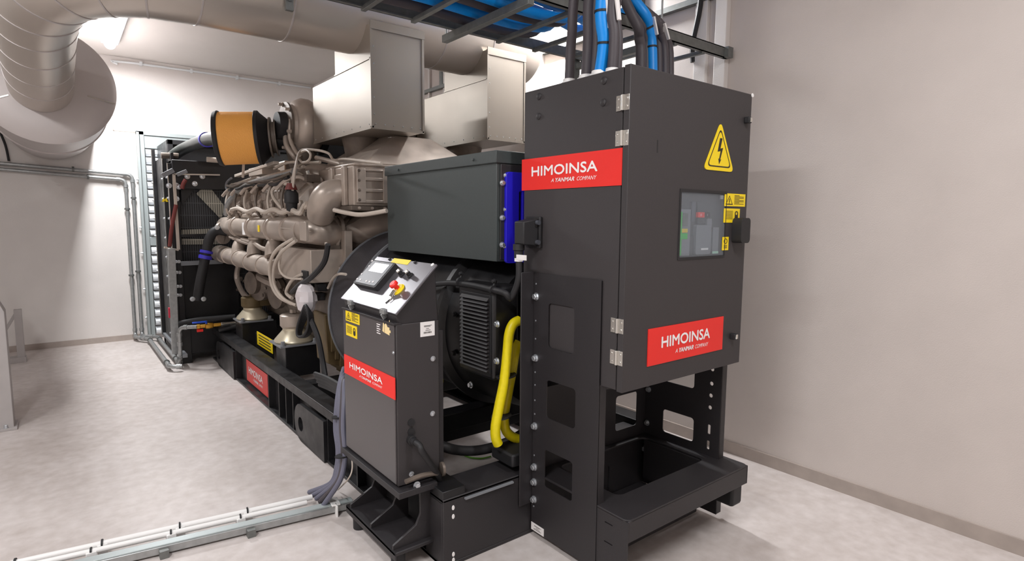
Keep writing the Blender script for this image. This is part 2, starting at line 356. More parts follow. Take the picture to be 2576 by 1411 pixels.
# ---------------------------------------------------------------- gas / drain pipes on the back wall and floor
def pipe_run(pts, r, m='galv', clips=(), n=12, label='', name='steel_pipe', group=None):
    t = thing(name, pts[0], label, 'pipe', group)
    P = []
    pts = [Vector(p) for p in pts]
    for i, p in enumerate(pts):      # rounded corners
        if 0 < i < len(pts)-1:
            a, b = (pts[i-1]-p).normalized(), (pts[i+1]-p).normalized(); R_ = r*3
            for k in range(6):
                s_ = k/5; P.append((p+a*R_)*(1-s_)**2+p*2*s_*(1-s_)+(p+b*R_)*s_*s_)
        else: P.append(p)
    MB().tube(P, r, n, 0).build('pipe', m, t)
    e = MB()
    for i in range(1, len(pts)-1):
        a, b = (pts[i-1]-pts[i]).normalized(), (pts[i+1]-pts[i]).normalized()
        for d in (a, b): e.cyl(pts[i]+d*r*2.8, pts[i]+d*r*4.6, r*1.28, 14)
    if e.v: e.build('press_fitting', m, t)
    for c, d in clips:
        MB().lathe(Vector(c)-Vector(d)*.012, d, [(0, r*1.5), (.024, r*1.5)], 14).build('clip', 'galvd', t)
    return t
y = YB-.05; f1 = .04
pipe_run([(-.62, y, 2.335), (.835, y, 2.26), (.835, y, .06), (.835, y-.12, .06), (.99, y-.25, .06), (.99, 7.35, .06), (1.0, 7.3, .20), (1.0, 7.3, .47), A(497, 822, y=7.15)], .022,
         clips=[((.2, y, 2.30), (1, 0, 0)), ((.835, y, 1.95), (0, 0, 1)), ((.835, y, .95), (0, 0, 1)), ((.99, 8.95, .06), (0, 1, 0)), ((.99, 7.6, .06), (0, 1, 0))],
         label='galvanised pipe along back wall and floor, the one that rises to the brass valve')
pipe_run([(-.62, y, 2.265), (.755, y, 2.19), (.755, y, .06), (.755, y-.14, .06), (.88, y-.35, .06), (.88, 7.2, .06), (.99, 7.16, .06)], .022,
         clips=[((.35, y, 2.21), (1, 0, 0)), ((.755, y, 1.8), (0, 0, 1)), ((.755, y, .9), (0, 0, 1)), ((.88, 8.95, .06), (0, 1, 0)), ((.88, 7.45, .06), (0, 1, 0))],
         label='galvanised pipe running lower and further left beside its twin, ending low at the floor')
t = MB().tube([(-.52, y, 3.1), (-.5, y, 2.8), (-.44, y, 2.55), (-.42, y, 2.36)], .013, 8); tag(t.build('hanging_cable', 'rubber'), 'dark cable dropping to the two pipes at the far left of the back wall', 'cable')
# brass valve with blue lever and red tap fitting
v0 = A(495, 822, y=7.15)
t = thing('valve', v0, 'brass tap valve with blue lever and red fitting beside the radiator', 'valve')
MB().lathe(v0, (1, -.12, .02), [(0, .026), (.03, .026), (.035, .02), (.08, .02), (.09, .034), (.12, .036), (.16, .03), (.165, .022), (.24, .022)], 16).build('body', 'brass', t)
MB().lathe(v0+V(.24, -.03, .005), (1, -.12, .02), [(0, .028), (.03, .028), (.04, .024), (.17, .024)], 16).build('hose_tail', 'chrome', t)
MB().box(v0+V(-.05, -.045, .045), v0+V(.1, -.025, .062)).box(v0+V(.08, -.045, .03), v0+V(.1, -.02, .06)).build('lever', mat('blue_lever', (30, 80, 205), .35), t, .004)
MB().cyl(v0+V(0, 0, -.045), v0+V(.06, 0, -.045), .016).build('red_fitting', 'red', t)
# ---------------------------------------------------------------- two grey steel supports at the left edge
def support(name, x0, x1, y, h0, h1, label):
    t = thing(name, (x1, y, 0), label, 'support')
    MB().hexa([(x0, y, 0), (x1, y, 0), (x1, y+.16, 0), (x0, y+.16, 0)], [(x0, y, h0), (x1, y, h1), (x1, y+.16, h1), (x0, y+.16, h0)]).build('post', 'wallg', t, .004)
    MB().box((x0-.1, y-.03, 0), (x1+.02, y+.2, .02)).build('base_plate', 'wallg', t, .003)
    MB().bolt((x1-.05, y-.005, .02), (0, 0, 1), .012, .02).build('bolt', 'zinc', t)
M['wallg'] = mat('grey_painted_steel', (176, 170, 168), .6, noise=.04, nscale=8)
support('steel_support', -.75, -.37, 5.98, 1.9, .95, 'grey steel support at the left edge, the nearer and larger one')
t = thing('steel_support', (-.4, 8.75, 0), 'grey steel support post standing farther back near the back wall at left', 'support')
MB().box((-.46, 8.72, 0), (-.39, 8.8, .62)).build('post', 'wallg', t, .003)
MB().box((-.62, 8.7, 0), (-.38, 8.84, .06)).build('base_plate', 'wallg', t, .003)
MB().bar((-.43, 8.76, .6), (-.62, 8.76, .25), .06, .03).build('brace', 'wallg', t, .003)
# ---------------------------------------------------------------- floor trunking with clipped conduits
a, b = A(250, 1413, z=.03), A(885, 1264, z=.03); d = (b-a).normalized(); a = a-d*.9; nrm = V(-d.y, d.x, 0)
t = thing('floor_trunking', b*1, 'grey steel cable trunking crossing the floor to the generator frame', 'trunking')
MB().bar(b, a, .07, .04).build('trough', 'galv', t, .004)
MB().bar(b+V(0, 0, .021), a+V(0, 0, .021), .052, .008).build('lid', 'lframe', t, .002)
cl = b-d*.10; MB().bar(cl+nrm*-.05+V(0, 0, .03), cl+nrm*.045+V(0, 0, .03), .05, .01).bar(cl-nrm*.05+V(0, 0, .035), cl-nrm*.05+V(0, 0, -.04), .05, .01, upv=d).build('strap', 'whitep', t, .003)
for k in (.55, .95, 1.4): c = b-d*k-nrm*.05; MB().box(c+V(-.02, -.02, -.04), c+V(.02, .02, .01)).build('foot_clip', 'galvd', t)
for j, (off, r_, lb) in enumerate(((.13, .016, 'white rigid conduit clipped to the floor, farthest from the trunking'), (.075, .014, 'white rigid conduit clipped to the floor beside the trunking'))):
    c0, c1 = a+nrm*off, b-d*(.20+.04*j)+nrm*off
    c0.z = c1.z = .055
    t = thing('floor_conduit', c1, lb, 'conduit')
    MB().tube([c0, c1], r_, 12, 0).build('tube', 'whitep', t); 
    k = .15
    for k in (.35, .68, 1.02, 1.36):
        c = c1-d*k; MB().box(c+V(-.022, -.022, -.055), c+V(.022, .022, .004)).build('clip', 'whitep', t, .003)
        MB().lathe(c-d*.004, d, [(0, r_*1.5), (.008, r_*1.5)], 12).build('cable_tie', 'rubber', t)
# ---------------------------------------------------------------- exhaust: silencer, duct, two boxes
t = thing('silencer', (.03, 6.9, 2.36), 'large round aluminium-clad silencer hanging at upper left before the back wall', 'silencer')
c = V(.0, 6.9, 2.885); R = .515
MB().lathe(c, (0, 1, 0), [(0, R-.01), (.01, R), (1.1, R), (1.105, R+.012), (1.14, R+.012), (1.145, R-.02), (2.0, R-.03), (2.53, R-.04)], 64).build('body', 'aluw', t)
MB().lathe(c-V(0, .03, 0), (0, 1, 0), [(0, R*.6), (.004, R-.03), (.02, R+.012), (.05, R+.012)], 64).build('end_cap', 'aluw', t)
s = MB()
for ang in (-12, 95, 205): w = math.radians(ang); e = V(math.cos(w), 0, math.sin(w)); s.bar(c+e*.3-V(0, .034, 0), c+e*R-V(0, .034, 0), .012, .006, upv=(0, 1, 0))
s.build('cap_seams', 'chrome', t)
Z, Y, RD = 3.267, 4.38, .31
t = thing('exhaust_duct', (1.8, Y, Z-RD), 'long round aluminium-clad exhaust duct crossing over the engine and bending to the silencer', 'duct')
MB().lathe((3.55, Y, Z), (-1, 0, 0), [(0, .1), (.0, RD-.02), (.02, RD), (2.75, RD)], 48).build('straight_duct', 'alu', t)
path = []; P0, P1, P2, P3 = V(.80, Y, Z), V(.02, Y, Z+.0), V(-.05, Y+.25, 3.12), V(-.045, 5.6, 3.0)
for i in range(8):
    u_ = i/7; path.append(P0*(1-u_)**3+P1*3*u_*(1-u_)**2+P2*3*u_*u_*(1-u_)+P3*u_**3)
path.append(V(-.045, 6.88, 2.875))
RE = lambda s_: RD-.07*max(0, min(1, (s_-.3)/.5))
MB().tube(path, RE, 48, 0).build('elbow', 'alu', t, smooth=20)
rings = [(V(3.0, Y, Z), V(1, 0, 0)), (V(2.55, Y, Z), V(1, 0, 0)), (V(1.35, Y, Z), V(1, 0, 0)), (V(.80, Y, Z), V(1, 0, 0))]
for i in range(1, len(path)-1): rings.append((path[i], (path[i+1]-path[i-1]).normalized()))
for k in (.35, .68): rings.append((path[-2].lerp(path[-1], k), (path[-1]-path[-2]).normalized()))
NP = len(path)-1
for q_, (p_, d_) in enumerate(rings):
    rr_ = RD if q_ < 4 else RE((q_-3)/NP) if q_ < 3+NP else RE(1); MB().lathe(p_-d_*.007, d_, [(0, rr_-.002), (.002, rr_+.004), (.012, rr_+.004), (.014, rr_-.002)], 48).build('seam_band', 'aluw', t)
MB().bar((1.30, Y-.30, Z-.2), (1.30, Y-.30, Z+.1), .05, .03).bolt((1.30, Y-.32, Z-.12), (0, -1, 0), .02, .03).build('bracket', 'galvd', t)
def exbox(x0, x1, y0, y1, ym, z0, z1, z2, label):
    t = thing('exhaust_box', (x0, y0, z0), label, 'duct box', 'aluminium exhaust boxes under the duct')
    t2 = MB().prism([(y0, z0), (y1, z0), (y1, z1), (ym, z1), (ym, z2), (y0, z2)], [], (x0, 0, 0), (0, 1, 0), (0, 0, 1), (1, 0, 0), x1-x0)
    t2.build('casing', 'albx', t, .004)
    s = MB(); w = .006
    s.box((x0-w, y0-w, z0), (x0+.012, y0+.012, z2)).box((x0-w, y0, z0-w), (x0, y1, z0+.012)).box((x0, y0-w, z0-w), (x1, y0, z0+.012)).box((x0-w, y0, z1), (x0, ym, z1+.01)).box((x1-.012, y0-w, z0), (x1+w, y0+.01, z2))
    s.build('edge_seams', 'albx', t)
    r = MB()
    for i in range(6): r.lathe((x0+.03+(x1-x0-.06)*i/5, y0, z0+.03), (0, -1, 0), [(0, .005), (.004, .003)], 8)
    for i in range(8): r.lathe((x0, y0+.05+(y1-y0-.1)*i/7, z0+.03), (-1, 0, 0), [(0, .005), (.004, .003)], 8)
    for i in range(5): r.lathe((x0+.02, y0, z0+.1+i*.12), (0, -1, 0), [(0, .005), (.004, .003)], 8)
    r.build('rivets', 'zinc', t)
    MB().box((x0-.004, y0-.008, z2-.04), (x1+.01, y0, z2+.02)).build('collar', 'albx', t)
    # exhaust throat inside, seen from below
    MB().lathe(((x0+x1)/2, (y0+y1)/2+.05, z0-.16), (0, 0, 1), [(0, .14), (.16, .17)], 24).build('exhaust_throat', 'engd', t)
exbox(1.86, 2.29, 4.05, 5.27, 4.74, 2.36, 2.85, 3.10, 'aluminium exhaust box nearer the orange filter, left of the two under the duct')
exbox(2.90, 3.30, 4.05, 5.27, 4.74, 2.37, 2.86, 3.10, 'aluminium exhaust box behind the tall black cabinet, right of the two under the duct')
# ---------------------------------------------------------------- cable tray
t = thing('cable_tray', (1.0, 2.4, 2.82), 'grey steel ladder cable tray overhead above the black cabinet', 'cable tray')
yn, yf, zt_ = 2.36, 3.06, 2.82
def chan(y, s): return MB().box((-.6, y, zt_), (3.74, y+.006*s, zt_+.07)).box((-.6, y, zt_), (3.74, y+.03*s, zt_+.006)).box((-.6, y, zt_+.064), (3.74, y+.03*s, zt_+.07))
chan(yn, 1).box((3.70, yn-.03, zt_+.0), (3.76, yn+.02, zt_+.07)).build('side_rail', 'galvd', t)
MB().box((-.6, yf-.006, zt_), (3.02, yf, zt_+.07)).box((-.6, yf-.03, zt_), (3.02, yf, zt_+.006)).build('side_rail', 'galvd', t)
MB().cyl((3.0, yf-.01, zt_-.004), (3.72, yf-.01, zt_-.004), .007, 8).build('end_rod', 'galv', t)
x = -.45
while x < 3.7: MB().box((x, yn+.004, zt_-.016), (x+.028, yf-.004, zt_+.008)).build('rung', 'galvd', t, .002); x += .30
for x in (1.9, 2.96): MB().box((x, yn-.05, zt_-.06), (x+.04, yf+.07, zt_-.018)).build('cross_channel', 'galvd', t, .002)
MB().box((2.95, yf+.0, zt_-.16), (3.0, yf+.05, zt_+.02)).build('drop_bracket', 'galvd', t, .002)
for x in (.3, 1.92, 2.97):
    for y in (yn-.03, yf+.05): MB().cyl((x, y, zt_-.02), (x, y, CEIL), .006, 8).build('hanger_rod', 'galv', t)
# ---------------------------------------------------------------- wall cable near the right column
tag(MB().tube([(XR-.05, 2.62, CEIL), (XR-.05, 2.60, 3.3), (XR-.04, 2.66, 3.0), (XR-.03, 2.66, 2.86)], .02, 8).build('wall_cable', 'rubber'), 'thick black cable dropping down the right wall beside the white column', 'cable')
# ================================================================ generating set: skid
L0 = 1.38
t = thing('base_frame', (L0, 2.285, 0), 'long black steel base frame carrying the engine and alternator, with round lifting lugs', 'base frame')
for s_, xo in ((1, L0), (-1, 3.05)):
    X = lambda a: xo+s_*a
    b = MB().box((X(0), 2.29, .325), (X(.13), 7.6, .39)).box((X(.06), 2.29, .02), (X(.075), 7.6, .33)).box((X(0), 2.29, .0), (X(.15), 7.6, .022))
    b.build('side_beam', 'blk2', t, .004)
    for y in (3.05, 3.32, 3.82, 4.57, 4.75, 4.94, 5.25, 6.44, 6.6): MB().box((X(.004), y, .02), (X(.06), y+.014, .33)).build('stiffener_plate', 'blk2', t, .002)
# lifting lugs on the visible side
for (ya, yc) in ((3.84, 4.33), (6.46, 7.16)):
    R_ = .145; o = [(-ya, .005), (-ya, .30)]
    o = [(-ya, .30), (-ya, .005), (-yc, .005)]
    for i in range(9): w = math.radians(-90-i*180/8); o.append((-yc+R_*math.cos(w), .15+R_*math.sin(w)))
    h = [(-yc+.055*math.cos(-2*math.pi*i/20), .14+.055*math.sin(-2*math.pi*i/20)) for i in range(20)]
    fL = faceL(L0+.012)
    lg = MB(); fL.poly(lg, o, 0, .03, [h]); lg.build('lifting_lug', 'blk2', t, .003)
    rg = MB(); rg.lathe((L0+.025, yc, .14), (1, 0, 0), [(0, .056), (.03, .056)], 20).build('lug_hole_face', 'zinc', t)
    MB().box((L0-.01, ya+.05, .1), (L0+.06, ya+.28, .112)).build('step_plate', 'blk2', t)
fL = faceL(L0+.058); a, b = A(622, 907, x=L0+.06), A(674, 992, x=L0+.06)
logo(fL, -6.22, -5.47, .045, .262, t, .0, 'logo')
# front cross box
c = MB().box((L0, 2.285, .02), (3.05, 2.30, .35)).box((L0, 2.285, .335), (3.05, 2.50, .352)).box((L0, 2.44, .02), (3.05, 2.46, .335)).box((L0, 2.285, .0), (3.05, 2.5, .02)).box((L0, 2.30, .02), (L0+.012, 2.44, .335))
c.build('front_cross_beam', 'black', t, .004)
h = MB()
for z in (.30, .255, .06, .03): h.lathe((L0+.055, 2.284, z), (0, -1, 0), [(0, .008), (.002, .007)], 12, 1.6)
h.build('empty_bolt_holes', 'paper', t)
MB().box((1.5, 2.27, .325), (1.80, 2.287, .333)).build('weld_edge', 'mgrey', t)
for y0, z0_, z1 in ((3.08, .27, .37), (4.6, .1, .36), (7.3, .1, .36)): MB().box((L0+.1, y0, z0_), (2.98, y0+.14, z1)).build('cross_member', 'blk2', t, .004)
MB().box((L0+.02, 3.45, .34), (L0+.5, 4.1, .36)).build('deck_plate', 'blk2', t, .003)
# outrigger plate and gussets under the control cabinet
MB().box((1.17, 2.38, .095), (1.40, 2.98, .115)).box((1.17, 2.38, .07), (1.18, 2.98, .115)).build('outrigger_plate', 'black', t, .006)
for y in (2.92, 2.66, 2.41):
    MB().prism([(1.39, .39), (1.39, .11), (1.175, .11), (1.175, .135), (1.30, .20), (1.325, .25), (1.325, .39)], [], (0, y, 0), (1, 0, 0), (0, 0, 1), (0, 1, 0), .014).build('gusset', 'black', t, .002)
for y in (2.44, 2.9): MB().cyl((1.215, y, 0), (1.215, y, .09), .035).build('foot_pad', 'rubber', t, .003)
MB().box((1.19, 2.37, .378), (1.40, 3.08, .41)).build('cabinet_shelf', 'black', t, .003)
# pedestals with cone mounts
def pedestal(pxl, pyl, pxc, x0, x1, ztop, ybk):
    a, c_ = A(pxl, pyl, x=x0), A(pxc, pyl, x=x0)
    MB().box((x0, c_.y, .3), (x1, a.y, ztop)).build('mount_pedestal', 'blk2', t, .004)
    return (x0+x1)/2-.03, (a.y+c_.y)/2
p1 = pedestal(592, 800, 608, 1.50, 1.86, .565, 0)
p2 = pedestal(694, 856, 717, 1.50, 1.80, .575, 0)
MB().box((1.60, 5.9, .3), (1.62, 6.5, .47)).build('inner_plate', 'blk2', t)
lb = MB(); F1 = faceL(1.60); pl = F1.rect(MB(), -6.42, -5.86, .36, .50, 0, .004).build('warning_label', 'yellow', t); d_ = MB()
for i in range(4): F1.rect(d_, -6.35, -5.92, .47-i*.03, .48-i*.03, .004, .005)
d_.build('print', 'txt', pl, smooth=0)
# ================================================================ engine
E = thing('engine', (2.25, 5.7, .5), 'large taupe-painted V diesel engine with pipes and wiring on the base frame', 'engine')
XC = 2.25
blk = MB()
for y0, y1 in ((4.45, 7.0),):
    pr = [(-.38, .62), (.38, .62), (.46, .82), (.46, 1.22), (.62, 1.5), (.2, 1.85), (-.2, 1.85), (-.62, 1.5), (-.46, 1.22), (-.46, .82)]
    blk.prism([(XC+a, b) for a, b in pr], [], (0, y0, 0), (1, 0, 0), (0, 0, 1), (0, 1, 0), y1-y0)
blk.build('crankcase', 'engd', E, .02)
MB().box((XC-.3, 4.6, .5), (XC+.3, 6.8, .64)).build('oil_sump', 'engd', E, .03)
ys = [4.93+.40*i for i in range(6)]
bl = MB()
for y in ys:
    for sg in (-1, 1):
        hd, vc = MB(), MB()
        q = lambda a, b: (XC+sg*a, y, b)
        lo = [(XC+sg*.36, y-.16, 1.86), (XC+sg*.62, y-.16, 1.56), (XC+sg*.62, y+.16, 1.56), (XC+sg*.36, y+.16, 1.86)]
        hi = [(XC+sg*.44, y-.15, 1.98), (XC+sg*.70, y-.15, 1.72), (XC+sg*.70, y+.15, 1.72), (XC+sg*.44, y+.15, 1.98)]
        (hd).hexa(lo, hi)
        lo = [(XC+sg*.44, y-.13, 1.96), (XC+sg*.66, y-.13, 1.74), (XC+sg*.66, y+.13, 1.74), (XC+sg*.44, y+.13, 1.96)]
        hi = [(XC+sg*.50, y-.11, 2.05), (XC+sg*.70, y-.11, 1.85), (XC+sg*.70, y+.11, 1.85), (XC+sg*.50, y+.11, 2.05)]
        vc.hexa(lo, hi)
        if sg == -1:
            for dy in (-.13, .13):
                for a, z in ((.64, 1.60), (.47, 1.975)): bl.bolt((XC-a-.02, y+dy, z), (-1, 0, .8), .013, .018)
            vc.lathe((XC-.62, y, 1.80), (-1, 0, .6), [(0, .05), (.05, .045), (.06, .03)], 14)
        hd.build('cylinder_head', 'eng', E, .012); vc.build('valve_cover', 'eng', E, .012)
bl.build('head_bolts', 'chrome', E)
def T(name, pts, r, m='pale', par=None, n=8):
    return MB().tube([A(p[0], p[1], x=p[2]) if len(p) == 3 else p[0] for p in pts], r, n, 6).build(name, m, par or E)
# left bank: side plates with bosses between heads and charge pipe
sp = MB()
for y in ys:
    sp.hexa([(1.60, y-.17, 1.50), (1.70, y-.17, 1.46), (1.70, y+.17, 1.46), (1.60, y+.17, 1.50)], [(1.58, y-.16, 1.75), (1.72, y-.16, 1.78), (1.72, y+.16, 1.78), (1.58, y+.16, 1.75)])
    sp.lathe((1.59, y-.08, 1.80), (-1, 0, .1), [(0, .055), (.03, .055), (.032, .03), (.05, .03)], 16)
    sp.box((1.55, y+.03, 1.86), (1.75, y+.13, 1.93))
sp.build('intake_flanges', 'eng', E, .008)
# charge-air pipe with couplings
zc, xp = 1.598, 1.55
ye = A(566, 568, x=xp).y
MB().lathe((xp, ye, zc), (0, -1, 0), [(0, .06), (.03, .095), (.06, .104), (ye-4.62, .104)], 32).build('charge_pipe', 'eng', E)
for px in (605, 646, 695, 738):
    y = A(px, 575, x=xp).y; MB().lathe((xp, y+.03, zc), (0, -1, 0), [(0, .104), (.004, .116), (.018, .120), (.024, .108), (.05, .108), (.056, .12), (.07, .116), (.074, .104)], 32).build('pipe_coupling', 'eng', E)
PE = [A(742, 573, x=xp), A(770, 577, x=xp+.005), A(793, 581, x=xp+.025), A(815, 584, x=1.635), A(832, 586, x=1.70), A(846, 586, x=1.765)]
MB().tube(PE, lambda s_: .104, 32, 8).build('pipe_end_casting', 'eng', E)
MB().tube([p+V(-.115*(1-k*.16), -.03*k, 0) for k, p in enumerate(PE[:4])], .006, 6).build('casting_rib', 'eng', E)
fx, fy, fz = PE[-1]
MB().lathe((fx-.035, fy, fz), (1, -.1, 0), [(0, .10), (.002, .140), (.026, .140), (.028, .122), (.042, .122), (.044, .142), (.068, .142), (.07, .10)], 36).build('end_flange', 'eng', E)
MB().tube([(fx+.02, fy, fz), (fx+.16, fy-.03, fz+.01), (fx+.34, fy-.08, fz+.05), (fx+.6, fy-.1, fz+.10)], lambda s_: .098+.065*s_, 28, 6).build('cross_pipe', 'eng', E)
q_ = A(766, 578, x=xp-.11); MB().box((xp-.125, q_.y-.07, 1.53), (xp-.105, q_.y+.07, 1.67)).build('name_bracket', 'eng', E, .003)
MB().box((fx-.01, fy-.2, 1.30), (fx+.05, fy-.12, 1.60)).bolt((fx-.01, fy-.15, 1.30), (-1, 0, 0), .02, .03).build('bracket_leg', 'eng', E, .005)
fLp = faceL(xp-.104); sk = MB(); y_ = A(652, 570, x=xp-.1).y; fLp.rect(sk, -y_-.03, -y_+.03, zc-.03, zc+.03, 0, .003); sk.build('yellow_sticker', 'yellow', E)
sk = MB(); y_ = A(615, 570, x=xp-.1).y; fLp.rect(sk, -y_-.06, -y_+.04, zc-.07, zc+.05, -.01, .004); sk.build('white_tape', 'paper', E)
# lower coolant pipe with upright branches
a, b = A(553, 637, x=1.5), A(700, 676, x=1.5); dl = (b-a).normalized(); Ln = (b-a).length
MB().lathe(a, dl, [(0, .07), (.01, .098), (.25, .098), (.26, .085), (Ln, .085)], 28).build('coolant_pipe', 'eng', E)
for k in (.22, .42, .62, .82): p = a+dl*Ln*k; MB().lathe(p-dl*.015, dl, [(0, .085), (.004, .093), (.026, .093), (.03, .085)], 28).build('pipe_band', 'eng', E)
for px in (601, 641, 688):
    p = A(px, 645, x=1.5); q = A(px-2, 600, x=1.52); MB().tube([p, (p+q)/2, q+V(.04, 0, .0)], lambda s_: .075-.02*s_, 16, 3).lathe(q+V(.03, 0, .02), (0, 0, -1), [(0, .03), (.01, .085), (.03, .085), (.035, .05)], 16).build('branch_pipe', 'eng', E, .0)
T('balance_pipe', [(610, 602, 1.5), (640, 612, 1.5), (660, 625, 1.5), (682, 628, 1.52)], .022, 'eng')
T('balance_pipe', [(580, 596, 1.5), (600, 604, 1.5), (625, 612, 1.5), (645, 618, 1.52)], .022, 'eng')
# governor / control box below the charge pipe
a = A(746, 690, x=1.52)
MB().hexa([(1.50, 4.40, 1.20), (1.82, 4.40, 1.20), (1.82, 5.25, 1.20), (1.50, 5.25, 1.20)], [(1.50, 4.40, 1.455), (1.82, 4.40, 1.455), (1.82, 5.06, 1.455), (1.50, 5.06, 1.455)]).build('side_housing', 'eng', E, .006)
MB().hexa([(1.50, 5.24, 1.27), (1.62, 5.24, 1.27), (1.62, 5.34, 1.28), (1.50, 5.34, 1.28)], [(1.50, 5.07, 1.44), (1.62, 5.07, 1.44), (1.62, 5.17, 1.45), (1.50, 5.17, 1.45)]).build('cover_plate', 'eng', E, .01)
MB().box((1.485, 4.45, 1.21), (1.505, 4.58, 1.29)).build('plug_socket', 'rubber', E, .004)
# after-cooler block facing the alternator
y0 = 4.02; q0, q1 = A(888, 400, y=y0), A(887, 520, y=y0)
bx = q0.x; zt_, zb_ = 2.075, 1.79
MB().box((bx, y0, zb_), (bx+.5, y0+.5, zt_)).box((bx+.0, y0-.01, zt_), (bx+.55, y0+.55, zt_+.02)).build('aftercooler', 'eng', E, .008)
hx0, hx1 = A(918, 470, y=y0).x, A(962, 470, y=y0).x
pn = MB().box((bx+.02, y0-.02, zb_+.02), (hx0, y0, zt_-.02)).box((hx1, y0-.02, zb_+.02), (bx+.42, y0, zt_-.02))
for za, zc_ in ((zb_+.02, zb_+.04), (zb_+.10, zb_+.122), (zb_+.182, zb_+.204), (zt_-.035, zt_-.02)): pn.box((hx0, y0-.018, za), (hx1, y0, zc_))
pn.build('ribbed_cover', 'eng', E, .003)
for k in range(4):
    for xx in (bx+.035, bx+.38): MB().bolt((xx, y0-.02, zb_+.04+k*.07), (0, -1, 0), .008, .008).build('cover_bolt', 'engd', E)
MB().box((bx-.03, y0+.1, zb_-.0), (bx, y0+.16, zt_)).box((bx-.03, y0+.34, zb_+.0), (bx, y0+.4, zt_)).box((bx-.015, y0+.16, zb_+.03), (bx, y0+.34, zt_-.05)).build('side_flange', 'eng', E, .006)
MB().box((bx-.02, y0, zb_-.035), (bx+.5, y0+.6, zb_-.002)).build('lower_ledge', 'engd', E, .004)
for k in range(4): MB().bolt((bx+.04+k*.1, y0-.0, zb_-.018), (0, -1, 0), .009, .012).build('ledge_bolt', 'eng', E)
# two big elbows
EL = [A(868, 488, x=bx+.03), A(850, 486, x=bx-.02), A(828, 494, x=bx-.08), A(812, 515, x=bx-.11), A(806, 545, x=bx-.10)]
MB().tube(EL, lambda s_: .098+.014*math.sin(s_*math.pi), 28, 6).build('intake_elbow', 'eng', E)
MB().lathe(EL[0]+V(-.04, 0, 0), (1, 0, 0), [(0, .10), (.004, .125), (.025, .125), (.028, .1)], 28).build('elbow_flange', 'eng', E)
MB().box(EL[0]+V(0, -.03, -.13), EL[0]+V(.03, .14, .13)).build('elbow_gasket_plate', 'eng', E, .004)
EL = [A(838, 452, x=bx+.22), A(815, 448, x=bx+.16), A(790, 450, x=bx+.10), A(775, 468, x=bx+.06), A(770, 500, x=bx+.04)]
MB().tube(EL, lambda s_: .112+.016*math.sin(s_*math.pi), 28, 6).build('intake_elbow', 'eng', E)
MB().lathe(EL[0]+V(-.04, 0, 0), (1, 0, 0), [(0, .11), (.004, .14), (.025, .14), (.028, .11)], 28).build('elbow_flange', 'eng', E)
MB().box(EL[2]+V(-.14, -.05, -.03), EL[2]+V(-.09, .08, .09)).build('elbow_boss', 'eng', E, .01)
MB().box((bx+.08, 4.52, 1.84), (bx+.5, 4.95, 2.10)).build('elbow_mount_block', 'eng', E, .01)
MB().tube([(bx+.05, 4.3, zt_+.02), (bx+.1, 4.5, zt_+.05), (bx+.05, 4.9, 2.2)], .02, 10).build('breather_pipe', 'eng', E)
# turbochargers and exhaust transition
tc0 = A(724, 318, y=5.55); tcz = tc0.z
for dx_ in (0, .95):
    c_ = V(tc0.x+dx_, 5.55, tcz)
    MB().lathe(c_, (1, 0, 0), [(0, .12), (.0, .19), (.03, .20), (.05, .235), (.11, .265), (.17, .262), (.23, .235), (.27, .20), (.275, .17)], 44).build('turbocharger_volute', 'eng', E)
    MB().lathe(c_+V(-.03, 0, 0), (1, 0, 0), [(0, .17), (.004, .215), (.02, .215), (.024, .20)], 36).build('v_band', 'engd', E)
    MB().lathe(c_+V(.27, 0, 0), (1, 0, 0), [(0, .21), (.004, .235), (.05, .235), (.054, .2)], 36).build('bearing_ring', 'rubber', E)
    MB().lathe(c_+V(-.10, 0, 0), (1, 0, 0), [(0, .12), (.08, .128)], 28).build('inlet_neck', 'rubber', E)
    MB().tube([c_+V(.10, 0, -.15), c_+V(.14, -.05, -.4), c_+V(.2, -.15, -.62)], .13, 20).build('turbo_foot', 'engd', E)
    for k in range(6): w = math.radians(60*k+20); MB().bolt(c_+V(-.03, .2*math.cos(w), .2*math.sin(w)), (-1, 0, 0), .014, .03).build('v_band_bolt', 'eng', E)
MB().tube([A(722, 290, y=5.5), A(719, 330, y=5.5), A(721, 365, y=5.45), A(738, 390, y=5.4), A(748, 402, y=5.4)], .024, 12).build('oil_line', 'eng', E)
MB().tube([A(732, 300, y=5.4), A(729, 345, y=5.4), A(742, 378, y=5.35), A(758, 395, y=5.3)], .018, 12).build('oil_line', 'eng', E)
hp = MB().hexa([(1.80, 4.05, 2.10), (2.85, 4.05, 2.10), (2.85, 5.1, 2.10), (1.80, 5.1, 2.10)], [(2.15, 4.3, 2.36), (2.5, 4.3, 2.36), (2.5, 4.9, 2.36), (2.15, 4.9, 2.36)])
hp.build('heat_shield', 'eng', E, .01)
MB().box((2.12, 4.28, 2.28), (2.16, 4.33, 2.34)).build('paper_tag', 'paper', E)
MB().box((1.86, 6.15, 1.95), (2.7, 6.75, 2.28)).box((1.80, 6.3, 2.02), (1.86, 6.6, 2.2)).build('front_cover_block', 'eng', E, .015)
MB().box((1.79, 6.40, 2.08), (1.80, 6.58, 2.15)).build('white_plate', 'paper', E)
MB().box((1.95, 5.72, 1.95), (2.5, 6.1, 2.5)).build('black_shroud', 'rubber', E, .01)
MB().bar((1.62, 5.6, 2.20), (1.62, 7.1, 2.16), .05, .03).bar(A(613, 412, y=5.8), A(611, 447, y=5.8), .02).box((1.6, 6.0, 2.12), (1.75, 6.5, 2.2)).build('filter_bracket', 'pale', E, .003)
